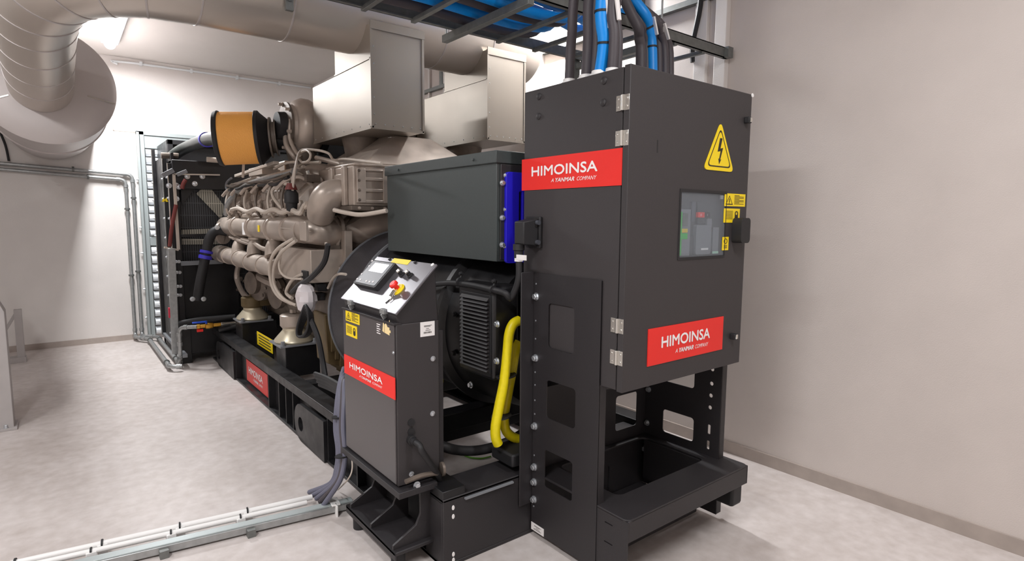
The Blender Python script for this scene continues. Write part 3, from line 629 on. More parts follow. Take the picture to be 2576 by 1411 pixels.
# front end plate and pulleys
MB().box((1.50, 7.0, 1.62), (2.9, 7.1, 2.02)).box((1.53, 6.98, 1.66), (1.62, 7.0, 1.98)).build('front_plate', 'eng', E, .012)
fb = MB()
for z in (1.66, 1.76, 1.87, 1.98): fb.bolt((1.51, 6.99, z), (-.6, -1, 0), .016, .02)
fb.build('front_bolts', 'eng', E)
MB().lathe((XC, 7.1, 1.1), (0, 1, 0), [(0, .3), (.08, .3), (.1, .2), (.14, .2)], 32).build('crank_pulley', 'engd', E)
# flange with pump outlet (front left)
MB().lathe((1.50, 7.28, 1.52), (-.5, .6, 0), [(0, .13), (.03, .13), (.035, .075), (.10, .075)], 24).build('pump_flange', 'eng', E)
MB().tube([A(548, 568, y=7.3), A(560, 585, y=7.3), A(556, 612, y=7.3)], .035, 10).build('pump_handle', 'eng', E)
# casting lumps under the coolant pipe and engine feet on cone mounts
MB().tube([A(600, 665, x=1.62), A(596, 700, x=1.62), A(610, 735, x=1.62), A(625, 750, x=1.62)], .03, 10).build('drain_hose', 'eng', E)
MB().tube([A(640, 690, x=1.66), A(668, 705, x=1.66), A(690, 715, x=1.68)], .04, 10).build('drain_pipe', 'eng', E)
MB().lathe((1.72, 6.6, 1.0), (-1, -.3, 0), [(0, .2), (.06, .2), (.09, .12), (.14, .12)], 24).build('pump_housing', 'engd', E)
MB().lathe((1.75, 6.1, .93), (-1, -.2, 0), [(0, .16), (.05, .16), (.08, .1)], 24).build('cover_disc', 'engd', E)
for i, (mx, my) in enumerate((p1, p2)):
    zt0 = (.565, .575)[i]
    MB().lathe((mx, my, zt0+.015), (0, 0, 1), [(0, .16), (.015, .17), (.03, .165), (.11, .095), (.13, .095)], 32).build('cone_mount', 'cream', E)
    mm = MB().box((mx-.17, my-.17, zt0), (mx+.17, my+.17, zt0+.015))
    for dx in (-.14, .14): mm.bolt((mx+dx, my-.14, zt0+.015), (0, 0, 1), .018, .03)
    mm.build('mount_base', 'mgrey', E)
    MB().lathe((mx, my, zt0+.145), (0, 0, 1), [(0, .10), (.02, .115), (.11, .115), (.12, .1)], 28).lathe((mx, my, zt0+.275), (0, 0, 1), [(0, .03), (.03, .03)], 6).build('engine_foot', 'eng' if i else 'brown', E, .0)
    MB().box((mx, my-.1, zt0+.16), (1.95, my+.1, zt0+.25)).build('foot_arm', 'brown', E, .01)
# flywheel housing, ribbed and brown at the bottom, black perforated guard ring
FC = V(2.22, 0, .97)
MB().lathe((FC.x, 4.75, FC.z), (0, -1, 0), [(0, .5), (.06, .60), (.46, .60), (.47, .57)], 60).build('flywheel_housing', 'engd', E)
rb = MB()
for i in range(7):
    w = math.radians(200+i*7); rb.box((FC.x+.60*math.cos(w)-.012, 4.40, FC.z+.60*math.sin(w)-.12), (FC.x+.60*math.cos(w)+.02, 4.74, FC.z+.60*math.sin(w)+.10))
rb.build('housing_ribs', 'brown', E, .004)
MB().prism([(1.62, .55), (2.0, .42), (2.0, .95), (1.60, .95)], [], (0, 4.42, 0), (1, 0, 0), (0, 0, 1), (0, 1, 0), .25).build('ribbed_skirt', 'brown', E, .01)
gm = mat('textured_guard_band', (70, 68, 72), .38, metal=.4, noise=.35, nscale=160, bump=.4, bscale=180)
MB().lathe((FC.x, 4.28, FC.z), (0, -1, 0), [(0, .615), (.004, .632), (.425, .632), (.43, .615)], 72).build('guard_ring', gm, E)
for yy in (4.285, 3.865): MB().lathe((FC.x, yy, FC.z), (0, -1, 0), [(0, .632), (.0, .642), (.012, .642), (.012, .632)], 72).build('guard_edge_band', 'mgrey', E)
# fuel lines, harness
random.seed(11)
for i, y in enumerate(ys):
    MB().tube([(1.70, y-.10, 1.95), (1.60, y-.06, 2.03), (1.50, y+.02, 2.0), (1.45, y+.10, 1.93)], .016, 8).build('injector_line', 'eng', E)
    MB().tube([(1.72, y+.02, 1.98), (1.62, y+.06, 2.07), (1.54, y+.14, 2.05)], .013, 8).build('injector_line', 'pale', E)
    MB().tube([(1.50, y+.05, 1.97), (1.465, y+.02, 1.86), (1.47, y+.0, 1.76), (1.51, y+.03, 1.70)], .012, 7).build('fuel_line', 'pale' if i % 2 else 'engd', E)
    MB().box((1.62, y-.13, 1.99), (1.74, y-.03, 2.05)).build('injector_clamp', 'engd', E, .006)
    MB().bolt((1.66, y-.08, 2.05), (-.3, 0, 1), .016, .03).build('injector_nut', 'chrome', E)
for j, (dz, dx) in enumerate(((0, 0), (.03, .05), (.06, .11), (-.03, -.02))):
    pts = [(1.53+dx, 4.9, 2.06+dz)]
    for i in range(7): pts.append((1.50+dx+random.uniform(-.02, .02), 5.1+.31*i, 2.03+dz+random.uniform(-.025, .02)))
    MB().tube(pts, .014, 8, 4).build('harness_tube', ('engd', 'eng', 'pale', 'rubber')[j], E)
MB().tube([A(568, 540, x=1.47), A(572, 515, x=1.47), A(590, 490, x=1.5), A(620, 466, x=1.5), A(680, 445, x=1.52), A(740, 430, x=1.55)], .026, 10).build('silver_harness', 'galv', E)
wob = [A(583, 527, x=1.48)]+[A(600+i*22, 528+(4 if i % 2 else -4)+i*.6, x=1.46) for i in range(8)]+[A(765, 518, x=1.5), A(773, 512, x=1.5)]
MB().tube(wob, .02, 8, 4).build('leak_off_pipe', 'pale', E)
for i in range(9): p = A(585+i*22, 535, x=1.50); MB().bolt(p, (-1, 0, .5), .018, .03).build('pipe_union', 'eng', E)
# thermostat style black connector, and the looped wires
p = A(733, 500, x=1.46); MB().lathe(p+V(0, 0, .07), (0, 0, -1), [(0, .035), (.03, .055), (.10, .055), (.11, .045), (.16, .04), (.17, .02)], 12).build('black_connector', 'rubber', E)
MB().lathe(p+V(0, 0, .12), (0, 0, -1), [(0, .03), (.05, .05)], 12).build('connector_cap', 'redd', E)
T('wire', [(732, 480, 1.46), (738, 440, 1.5), (745, 410, 1.55), (752, 388, 1.6), (770, 378, 1.6), (781, 388, 1.6), (776, 404, 1.6), (760, 408, 1.6), (750, 395, 1.6)], .010)
T('wire', [(736, 480, 1.46), (744, 420, 1.5), (756, 380, 1.6), (790, 377, 1.65), (825, 385, 1.7), (840, 402, 1.75), (870, 400, 1.8), (960, 410, 1.7)], .010)
T('wire', [(690, 425, 1.6), (715, 412, 1.6), (742, 408, 1.6), (750, 418, 1.6), (770, 410, 1.7), (805, 408, 1.7)], .012)
T('wire', [(775, 515, 1.5), (765, 525, 1.5), (740, 532, 1.48), (715, 528, 1.47), (690, 500, 1.47), (685, 480, 1.47), (700, 466, 1.5), (725, 462, 1.5)], .014)
T('wire', [(840, 528, 1.6), (870, 535, 1.65), (910, 540, 1.7), (973, 530, 1.8)], .016)
T('wire', [(582, 448, 1.5), (570, 460, 1.5), (570, 475, 1.5), (580, 480, 1.5)], .012, 'mgrey')
T('wire_loom', [(740, 600, 1.42), (700, 625, 1.40), (680, 660, 1.40), (682, 710, 1.42), (700, 745, 1.45), (735, 765, 1.5)], .014, 'pale')
T('wire_loom', [(745, 605, 1.42), (708, 635, 1.40), (690, 670, 1.40), (690, 715, 1.42), (712, 750, 1.45), (745, 768, 1.5)], .013, 'pale')
T('wire_loom', [(702, 650, 1.42), (704, 680, 1.42), (722, 698, 1.45), (760, 702, 1.46)], .009, 'pale')
T('wire_loom', [(825, 615, 1.45), (815, 660, 1.45), (780, 700, 1.45), (755, 715, 1.45), (735, 735, 1.46)], .020, 'rubber')
T('wire_loom', [(820, 610, 1.5), (822, 650, 1.5), (800, 690, 1.5), (780, 700, 1.5)], .010, 'pale')
T('wire_loom', [(870, 690, 1.6), (850, 690, 1.6), (835, 705, 1.6), (825, 725, 1.6)], .010, 'pale')
T('wire_loom', [(760, 690, 1.48), (735, 705, 1.48), (720, 735, 1.48), (735, 750, 1.48)], .014, 'pale')
for (px, py) in ((800, 700), (808, 722), (805, 745), (790, 712)):
    p = A(px, py, x=1.6); MB().box(p-V(.04, .04, .03), p+V(.03, .04, .03)).build('sensor_block', 'rubber', E, .006)
random.seed(5)
for i in range(26):
    px, py = random.uniform(605, 800), random.uniform(690, 745); p = A(px, py, x=1.72)
    MB().lathe(p, (-1, random.uniform(-.4, .2), random.uniform(-.2, .3)), [(0, .03), (.03, .03), (.035, .018), (.05, .018)], 6).build('casting_boss', 'engd', E)
# plastic bag tied over a sensor, coil of black cable
pb = A(770, 750, x=1.46); o_ = MB(); vs = []; n_, m_ = 14, 9
random.seed(3)
for i in range(m_+1):
    th_ = math.pi*i/m_
    for k in range(n_):
        ph = 2*math.pi*k/n_; rr = (.085+random.uniform(-.014, .014))*math.sin(th_)**.7+.002
        vs.append(pb+V(rr*math.cos(ph)*.8, rr*math.sin(ph)*1.05, .115*math.cos(th_)))
fs = [(i*n_+k, i*n_+(k+1) % n_, (i+1)*n_+(k+1) % n_, (i+1)*n_+k) for i in range(m_) for k in range(n_)]
o_.add(vs, fs); bag = tag(o_.build('plastic_bag', 'plastic', None, smooth=20), 'crumpled clear white plastic bag tied over a sensor beside the engine', 'bag')
cb = thing('coiled_cable', A(770, 830, x=1.42), 'coil of black cable hanging in front of the near engine pedestal', 'cable')
for j in range(5):
    cc = A(763+j*2.5, 808+j*2, x=1.40+.01*j); cp = []
    for k in range(21): w = 2*math.pi*k/20; cp.append(cc+V(.01*math.sin(w*2), .16*math.cos(w)*.75-.05*math.sin(w), (.125-.006*j)*math.sin(w)-.04*math.cos(w)))
    MB().tube(cp, .011, 8, 2).build('cable_turn', 'rubber', cb)
MB().tube([A(780, 800, x=1.42), A(800, 850, x=1.44), A(812, 910, x=1.46), A(818, 945, x=1.46)], .02, 8).build('cable_tail', 'rubber', cb)
cs = thing('cable_conduits', A(830, 960, x=1.43), 'short bundle of black corrugated conduits on the frame behind the control cabinet', 'conduit')
for j in range(4): T('conduit', [(793+4*j, 940+9*j, 1.42), (825+3*j, 952+9*j, 1.42), (865, 975+7*j, 1.38)], .017, 'rubber', cs)
# ================================================================ air filter
fc = V(1.52, 6.62, 2.56); c0, c1 = A(555, 349, y=5.86), A(650, 347, y=5.74); ax = (c1-c0).normalized(); Lf = (c1-c0).length
AF = thing('air_filter', (c0+c1)/2-V(0, 0, .3), 'big round orange air filter with black rims beside the turbocharger', 'air filter')
rf = .236
MB().lathe(c0, ax, [(0, rf*1.0), (.0, rf), (Lf, rf*.985)], 64).build('filter_element', 'orange', AF)
MB().lathe(c0-ax*.035, ax, [(0, rf*.9), (.006, rf+.002), (.035, rf+.012), (.045, rf+.008), (.047, rf)], 64).build('rim', 'rubber', AF)
MB().lathe(c1-ax*.012, ax, [(0, rf), (.004, rf+.008), (.03, rf+.008), (.05, rf*.93), (.13, rf*.62), (.14, rf*.5)], 64).build('end_cap', 'rubber', AF)
MB().lathe(c1+ax*.10, ax, [(0, rf*.66), (.005, rf*.78), (.02, rf*.78), (.025, rf*.60), (.05, rf*.60), (.055, rf*.72), (.065, rf*.72), (.07, rf*.5)], 40).build('clamp_band', 'engd', AF)
MB().lathe(c1+ax*.15, ax, [(0, .12), (.02, .115), (.44, .112)], 32).build('inlet_hose', 'rubber', AF)
# ================================================================ radiator
R = thing('radiator', (1.1, 7.6, 0), 'tall black radiator with guard mesh standing in front of the wall louvre', 'radiator')
xr = 1.05; yf = 7.55; ztp = 2.34
MB().box((xr, yf+.05, .12), (xr+.03, 8.95, 2.42)).build('side_panel', 'blk2', R, .003)
for y, z1 in ((yf+.02, 2.30), (7.95, 2.40), (8.85, 2.56)):
    MB().box((xr-.04, y, .14), (xr, y+.05, z1)).build('side_post', 'blk2', R, .003)
    MB().box((xr-.045, y-.004, .14), (xr-.036, y+.012, z1)).build('post_edge', 'chrome', R)
    for k in range(9): MB().bolt((xr-.042, y+.03, .3+k*.23), (-1, 0, 0), .013, .014).build('bolt', 'zinc', R)
MB().box((xr-.03, 7.3, .12), (xr+.02, 9.0, .16)).build('bottom_edge', 'mgrey', R, .002)
MB().box((xr, yf+.0, .02), (xr+.02, 9.0, .12)).build('bottom_skirt', 'blk2', R)
MB().box((xr, yf, 2.02), (3.1, yf+.7, ztp)).build('header_tank', 'blk2', R, .008)
MB().box((xr, yf, .1), (3.1, yf+.7, .5)).build('bottom_tank', 'blk2', R, .008)
MB().box((xr, yf+.02, .5), (xr+.06, yf+.1, 2.02)).build('left_column', 'blk2', R, .004)
MB().box((xr+.05, yf+.16, .5), (3.1, yf+.30, 2.02)).build('core', 'core', R)
MB().box((1.14, 8.5, 2.3), (3.2, 9.40, 2.66)).build('air_duct', 'blk2', R, .006)
MB().box((1.14, 8.44, 2.60), (3.2, 8.5, 2.66)).box((1.14, 8.44, 2.3), (1.2, 8.5, 2.66)).build('duct_rim', 'rubber', R, .004)
def onY(pts, y): return [(A(a, b, y=y).x, A(a, b, y=y).z) for a, b in pts]
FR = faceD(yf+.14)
for pts in ([(493, 487), (521, 462), (565, 520), (556, 552)], [(456, 578), (530, 575), (530, 590), (456, 592)], [(457, 600), (555, 602), (560, 614), (457, 615)], [(520, 696), (566, 693), (535, 729), (520, 722)]):  # pale pieces cut to the patches of light falling on the guard
    mb = MB(); FR.poly(mb, onY(pts, yf+.14), 0, .015); mb.build('lit_guard_patch', 'mesh', R)
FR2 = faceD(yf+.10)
for pts in ([(452, 437), (556, 440), (556, 447), (512, 447), (456, 518)], [(450, 662), (600, 656), (600, 800), (450, 800)]):  # upper black triangle shapes the brace and the diagonal shadow on the guard
    mb = MB(); FR2.poly(mb, onY(pts, yf+.1), 0, .02); mb.build('guard_plate_and_shade', 'blk2', R, .003)
MB().bar(A(455, 663, y=yf-.0), A(560, 658, y=yf-.0), .03, .05).build('crossbar', 'mgrey', R, .003)
MB().bar(A(455, 593, y=yf), A(545, 590, y=yf), .02, .03).build('crossbar', 'blk2', R, .003)
MB().bar(A(437, 438, y=yf-.05), A(449, 628, y=yf-.05), .03, .02).bar(A(437, 438, y=yf-.05), A(553, 440, y=yf-.05), .02, .015).bar(A(413, 622, y=yf-.05), A(449, 629, y=yf-.05), .03, .02).build('edge_strip', 'pale', R)
MB().bar(A(431, 625, y=yf-.1), A(442, 890, y=yf-.1), .075, .03).build('silver_channel', 'galv', R, .003)
for px, py in ((447, 658), (449, 685), (451, 720), (451, 742)):
    for k in (0, 7): MB().bolt(A(px+k-4, py, y=yf), (0, -1, 0), .014, .02).build('bolt', 'zinc', R)
for px, py in ((443, 466), (425, 467), (444, 500), (471, 444), (509, 444), (490, 462), (450, 470)): MB().bolt(A(px, py, y=yf+.0), (0, -1, 0), .022, .02).build('bolt', 'zinc', R)
MB().bar(A(408, 442, y=yf-.06), A(436, 428, y=yf-.06), .05, .05).bar(A(445, 440, y=yf-.06), A(470, 430, y=yf-.06), .03, .04).build('tank_bracket', 'mgrey', R, .003)
T2 = lambda name, pts, r, m, par, y=yf-.08: MB().tube([A(a, b, y=y) for a, b in pts], r, 10).build(name, m, par)
T2('red_hose', [(443, 515), (437, 545), (431, 580), (427, 620)], .02, 'redd', R)
T2('red_hose', [(467, 452), (461, 462), (458, 475)], .022, 'redd', R)
for k in (0, 1): p = A(412+k*6, 503, y=yf); MB().prism([(p.x-.02, p.z-.02), (p.x+.02, p.z-.02), (p.x, p.z+.025)], [], (0, yf-.002, 0), (1, 0, 0), (0, 0, 1), (0, 1, 0), .004).build('warning_triangle', 'yellow', R)
T2('top_rail_hose', [(520, 401), (545, 403), (580, 405)], .03, 'pale', R)
MB().tube([A(405, 391, y=7.7), A(440, 392, y=7.7), A(448, 393, y=7.7)], .035, 10).build('filler_cap', 'engd', R)
MB().box((xr-.0, yf-.02, 0), (xr+.1, yf+.1, .42)).build('leg', 'blk2', R, .004)
MB().box((xr-.0, 8.85, 0), (xr+.1, 8.98, .14)).build('leg', 'blk2', R, .004)
MB().box((2.9, yf-.02, 0), (3.0, yf+.1, .42)).build('leg', 'blk2', R, .004)
for (a, b, c_, d_) in ((424, 775, 431, 800), (430, 805, 438, 838)):
    p, q = A(a, b, y=yf-.1), A(c_, d_, y=yf-.1); MB().box((p.x, yf-.09, q.z), (q.x+.02, yf-.05, p.z)).build('red_plate', mat('crimson_paint', (205, 20, 60), .45), R, .003)
# hoses between engine and radiator
h = thing('coolant_hose', A(500, 750, y=7.25), 'black coolant hose with blue clamps, lower one from engine front to radiator', 'hose')
MB().tube([A(572, 583, y=7.2), A(545, 580, y=7.22), A(528, 598, y=7.24), A(520, 630, y=7.25), A(512, 670, y=7.25), A(502, 720, y=7.25), A(498, 752, y=7.3)], .052, 16).build('hose_body', 'rubber', h)
p, q = A(520, 630, y=7.25), A(514, 660, y=7.25); dd = (q-p).normalized()
MB().lathe(p, dd, [(0, .058), (.004, .068), (.03, .068), (.034, .058)], 20).lathe(p+dd*.055, dd, [(0, .058), (.004, .070), (.04, .070), (.044, .058)], 20).build('hose_clamp', 'bclamp', h)
for px, py in ((546, 572), (484, 752), (512, 752)): MB().bolt(A(px, py, y=7.17), (0, -1, 0), .02, .02).build('clamp_screw', 'zinc', h)
h = thing('air_hose', A(450, 390, y=7.8), 'plastic-wrapped black hose with a blue clamp rising to the back of the orange filter', 'hose')
MB().tube([A(436, 392, y=8.1), A(452, 380, y=8.0), A(480, 366, y=7.7), A(512, 354, y=7.0), A(535, 348, y=6.4), A(556, 347, y=5.95)], .066, 16).build('hose_body', mat('wrapped_black_hose', (42, 46, 44), .45, noise=.35, nscale=14, coat=.1), h)
p, q = A(518, 352, y=6.9), A(537, 348, y=6.35); dd = (q-p).normalized()
MB().lathe(p, dd, [(0, .066), (.004, .076), (.04, .076), (.044, .066)], 20).lathe(p+dd*.07, dd, [(0, .066), (.004, .078), (.04, .078), (.044, .066)], 20).build('hose_clamp', 'bclamp', h)
h = thing('radiator_pipes', A(520, 800, y=7.3), 'two black horizontal pipes low between radiator and frame', 'pipe')
MB().tube([A(450, 815, y=7.42), A(500, 805, y=7.4), A(592, 797, y=7.3)], .035, 12).build('pipe', 'rubber', h)
MB().tube([A(553, 830, y=7.2), A(600, 818, y=7.1)], .04, 12, 0).build('pipe', 'rubber', h)
# ================================================================ alternator
AL = thing('alternator', (2.22, 3.4, .4), 'black round alternator with a dark green-grey terminal box on top', 'alternator')
AC = V(2.28, 0, 1.03)
MB().lathe((AC.x, 3.86, AC.z), (0, -1, 0), [(0, .58), (.05, .58), (.25, .50), (.85, .50), (.90, .48)], 60).build('stator_body', 'blk2', AL)
MB().lathe((AC.x, 3.0, AC.z), (0, -1, 0), [(0, .53), (.05, .535), (.07, .49), (.40, .47), (.46, .44), (.48, .2)], 60).build('end_frame', 'blk2', AL)
xg = 1.80; ga, gb = A(1164, 735, x=xg), A(1232, 935, x=xg)
zA, zB = gb.z, ga.z
MB().box((xg, gb.y-.03, zA-.05), (AC.x-.3, ga.y+.05, zB+.06)).build('grille_housing', 'blk2', AL, .02)
FG = faceL(xg)
FG.rect(MB(), -ga.y-.01, -gb.y+.01, zA-.01, zB+.01, 0, .004).build('grille_panel', 'rubber', AL, .002)
n = 19
for i in range(n):
    z = zA+(zB-zA)*i/n; MB().prism([(0, 0), (.02, 0), (.004, (zB-zA)/n*.75)], [], (xg-.003, gb.y, z), (-1, 0, 0), (0, 0, 1), (0, 1, 0), ga.y-gb.y).build('louvre_slat', 'black', AL)
for px, py in ((1145, 790), (1143, 888), (1252, 815), (1251, 908), (1185, 968)): MB().bolt(A(px, py, x=xg), (-1, 0, 0), .014, .014).build('bolt', 'zinc' if px > 1150 else 'rubber', AL)
x0, x1, ya, yb, za, zb = 1.85, 2.62, 2.50, 3.80, 1.47, 2.045
MB().box((x0, ya, za), (x1, yb, zb)).build('terminal_box', 'gen', AL, .004)
MB().box((x0-.012, ya-.012, zb-.05), (x1+.012, yb+.012, zb+.015)).build('box_lid', 'gen', AL, .004)
MB().box((x0+.02, ya-.012, za+.01), (x1-.02, ya, zb-.055)).build('end_cover', 'black', AL, .003)
for z in (1.55, 1.75, 1.93): MB().bolt((x0+.05, ya-.012, z), (0, -1, 0), .010, .012).build('bolt', 'zinc', AL)
for y in (2.7, 3.6): MB().bolt((x0-.012, y, zb-.02), (-1, 0, 0), .007, .006).build('bolt', 'gen', AL)
p, q = A(1269, 432, y=ya-.012), A(1308, 660, y=ya-.012)
FB = faceD(ya-.012); mb = MB()
FB.poly(mb, rrect(p.x, p.x+.19, q.z, p.z, .02), 0, .02, [list(reversed(rrect(p.x+.085, p.x+.11, q.z+.14, p.z-.1, .012)))])
mb.build('blue_bracket', 'blue', AL, .003)
for z in (q.z+.1, (p.z+q.z)/2, p.z-.06): MB().bolt((p.x-.015, ya-.012, z), (0, -1, 0), .012, .014).build('bolt', 'zinc', AL)
# alternator feet
for y in (2.95, 3.7): MB().box((1.75, y, .39), (2.7, y+.12, .50)).build('foot', 'blk2', AL, .005)
# ================================================================ helper: pixel of the photo on a face -> (a, b)
def onF(f, px, py):
    d = rt*((px-CX)/F) - up*((py-CY)/F) + fwd; k = (f.o-EYE).dot(f.n)/d.dot(f.n); w = EYE+d*k-f.o
    return w.dot(f.u), w.dot(f.v)
# ================================================================ cabinet stand
XS, XE, YN, YB2 = 1.926, 2.86, 1.80, 2.28
S = thing('cabinet_stand', (XS, YN, 0), 'black folded-steel stand with large cut-outs carrying the tall breaker cabinet', 'stand')
f = faceL(XS)
def hole(f, pa, pb, r=.02):
    (a0, b1), (a1, b0) = onF(f, *pa), onF(f, *pb); return list(reversed(rrect(min(a0, a1), max(a0, a1), min(b0, b1), max(b0, b1), r)))
def circ(f, px, py, r): a, b = onF(f, px, py); return [(a+r*math.cos(-i*math.pi/6), b+r*math.sin(-i*math.pi/6)) for i in range(12)]
hs = [hole(f, (1380, 762), (1443, 892)), hole(f, (1375, 955), (1446, 1080)), hole(f, (1370, 1130), (1438, 1262), .015)]
mb = MB(); f.poly(mb, [(-YB2, .03), (-YN, .03), (-YN, 1.425), (-YB2, 1.425)], -.006, 0, hs)
mb.build('side_plate', 'black', S)
MB().box((XS, YN, .03), (XS+.05, YN+.006, 1.425)).build('front_flange', 'black', S, .003)
MB().box((XS-.085, YB2-.008, .18), (XS, YB2, 1.43)).build('rear_flange', 'black', S, .003)
for px, py in ((1345, 745), (1340, 898), (1336, 1067), (1333, 1168), (1332, 1205), (1331, 1248)):
    a, b = onF(f, px, py); a = max(a, -2.252); MB().bolt(f.p(a, b, 0), (-1, 0, 0), .015, .016).build('bolt', 'zinc', S)
dk = MB()
for px, py in ((1343, 713), (1341, 805), (1339, 850), (1337, 933), (1337, 965), (1336, 1003), (1335, 1037), (1334, 1140), (1331, 1266)):
    a, b = onF(f, px, py); a = max(a, -2.256); MB().lathe(f.p(a, b, 0), (-1, 0, 0), [(0, .005), (.002, .004)], 10).build('punched_hole', 'mgrey', S)
(a0, b1), (a1, b0) = onF(f, 1337, 1311), onF(f, 1368, 1350); barcode_label(f, a0, a1, b0, b1, S)
f2 = faceL(XE)
hs = [hole(f2, (1668, 1028), (1743, 1112)), hole(f2, (1676, 880), (1746, 978))]
for px, py in ((1792, 929), (1790, 965), (1788, 995), (1786, 1025)): hs.append(circ(f2, px, py, .012))
for (pa, pb) in (((1780.5, 1067), (1786.5, 1093)), ((1778, 1107), (1784, 1131))): hs.append(hole(f2, pa, pb, .006))
mb = MB(); f2.poly(mb, [(-YB2, .03), (-YN+.05, .03), (-YN+.05, 1.425), (-YB2, 1.425)], -.006, 0, hs); mb.build('side_plate', 'black', S)
MB().box((XE-.0, YN-.05, .03), (XE+.05, YN-.044, 1.425)).build('front_flange', 'black', S, .003)
for px, py in ((1632, 979), (1628, 1063), (1621, 1128), (1628, 1134), (1559, 1153), (1554, 1213)):
    a, b = onF(f2, px, py) if px > 1600 else (None, None)
    if a: MB().bolt(f2.p(a, b, 0), (-1, 0, 0), .014, .014).build('bolt', 'zinc', S)
f3 = faceD(YB2-.004); x0 = XS+.0
hs = [hole(f3, (1550, 998), (1601, 1068)), hole(f3, (1501, 1042), (1514, 1084), .008), hole(f3, (1496, 1184), (1532, 1238), .02)]
a, b = onF(f3, 1500, 1010); top = .80
mb = MB(); f3.poly(mb, [(x0, .03), (XE, .03), (XE, top), (x0, top)], -.006, 0, [h for h in hs if min(p[0] for p in h) > x0+.005 and max(p[0] for p in h) < XE-.005 and max(p[1] for p in h) < top-.01 and min(p[1] for p in h) > .035])
mb.build('rear_plate', 'black', S)
MB().box((XS+.008, YN+.02, .90), (XE-.008, YN+.06, .93)).box((XS+.008, YB2-.06, .90), (XE-.008, YB2-.02, .93)).build('top_cross_bar', 'black', S)
# low table-like step frame in front
Bz = .357
o = rrect(XS+.004, 2.93, 1.61, YB2-.012, .03); h = list(reversed(rrect(2.08, 2.80, 1.80, YB2-.05, .04)))
MB().prism(o, [h], (0, 0, Bz-.012), (1, 0, 0), (0, 1, 0), (0, 0, 1), .012).build('step_top', 'black', S, .005)
MB().box((XS+.01, 1.61, .25), (2.93, 1.622, Bz-.004)).build('step_front', 'black', S, .004)
MB().box((2.918, 1.61, .25), (2.93, YB2-.02, Bz-.004)).build('step_side', 'black', S, .003)
MB().box((2.09, 1.79, .22), (2.80, 1.80, Bz-.012)).box((2.79, 1.80, .1), (2.80, 2.22, Bz-.012)).build('opening_lip', 'black', S)
MB().box((XS+.06, 1.85, .02), (2.82, 2.26, .05)).build('opening_shade_sheet', 'black', S)  # black sheet added so the opening reads as dark shade inside
f4 = faceL(XS+.004); mb = MB()
hs = [hole(f4, (1521, 1310), (1542, 1325), .006), hole(f4, (1519, 1358), (1541, 1374), .006), circ(f4, 1496, 1297, .008), circ(f4, 1495, 1344, .008)]
hs = [h for h in hs if max(p[0] for p in h) < -1.615]
f4.poly(mb, [(-1.83, .0), (-1.61, .0), (-1.61, Bz-.008), (-1.83, Bz-.008)], -.006, 0, [h for h in hs if min(p[0] for p in h) > -1.825]); mb.build('step_skirt', 'black', S)
MB().box((2.82, 1.63, .13), (2.92, 1.80, .25)).build('rubber_foot', 'rubber', S, .015)
MB().box((2.84, 1.66, 0), (2.90, 1.78, .13)).build('foot_post', 'black', S, .01) if False else None
# ================================================================ breaker cabinet
X0, X1, YD, YC, Z0, Z1 = 1.936, 2.885, 1.668, 2.375, .935, 2.348
B = thing('breaker_cabinet', (X0, YC, Z0), 'tall black breaker cabinet with warning triangle, breaker window and red panels', 'cabinet')
MB().box((X0, YD+.042, Z0), (X1-.012, YC, Z1)).build('body', 'cab', B, .004)
MB().box((X0+.01, YD+.034, Z0+.01), (X1-.03, YD+.044, Z1-.01)).build('door_seal', 'rubber', B)
f = faceD(YD)
wa, wb = onF(f, 1714, 482); wc, wd_ = onF(f, 1820, 644)
wa, wc = min(wa, wc), max(wa, wc); wl, wh = onF(f, 1765, 645)[1], onF(f, 1765, 485)[1]
mb = MB(); f.poly(mb, [(X0-.004, Z0-.004), (X1, Z0-.004), (X1, Z1+.004), (X0-.004, Z1+.004)], -.034, 0, [[(wa, wl), (wa, wh), (wc, wh), (wc, wl)]])
DR = mb.build('door', 'cab', B, .003)
fr = MB(); f.poly(fr, [(wa-.012, wl-.012), (wc+.004, wl-.012), (wc+.004, wh+.014), (wa-.012, wh+.014)], 0, .003, [[(wa, wl), (wa, wh), (wc, wh), (wc, wl)]])
fr.build('window_frame', 'rubber', DR)
ww, wz = wc-wa, wh-wl
def D(name, u0, u1, v0, v1, h0, h1, m, par, r=.0, bev=.001):
    return f.rect(MB(), wa+ww*u0, wa+ww*u1, wl+wz*v0, wl+wz*v1, h0, h1, r).build(name, m, par, bev)
BK = D('circuit_breaker', .0, 1., .0, 1., -.033, -.028, 'dgrey', B)
D('trip_unit', .02, .26, .02, .74, -.028, -.012, 'mgrey', BK); D('green_strip', .01, .07, .03, .70, -.027, -.008, 'grn', BK)
D('trip_display', .09, .20, .48, .68, -.012, -.010, 'galvd', BK); D('yellow_cover', .07, .20, .38, .44, -.012, -.010, 'yellow', BK); D('green_cover', .07, .20, .28, .37, -.012, -.010, 'grn', BK)
ob = D('stop_button', .43, .575, .615, .70, -.028, -.014, 'red', BK); text(f, 'O', wa+ww*.475, wl+wz*.64, wz*.05, -.0135, 'wtxt', 'symbol', ob)
ib = D('start_button', .58, .70, .62, .70, -.028, -.014, 'rubber', BK); text(f, 'I', wa+ww*.63, wl+wz*.64, wz*.05, -.0135, 'wtxt', 'symbol', ib)
D('charging_handle', .38, .72, .03, .50, -.028, -.008, 'mgrey', BK, .012, .004); D('handle_grip', .62, .73, .44, .60, -.028, -.010, 'mgrey', BK, .008); D('indicator', .44, .60, .52, .60, -.028, -.018, 'dgrey', BK)
D('side_module', .78, .92, .05, .46, -.028, -.014, 'mgrey', BK); D('module_label', .78, .92, .03, .07, -.014, -.012, mat('pale_green_label', (180, 226, 200), .5), BK)
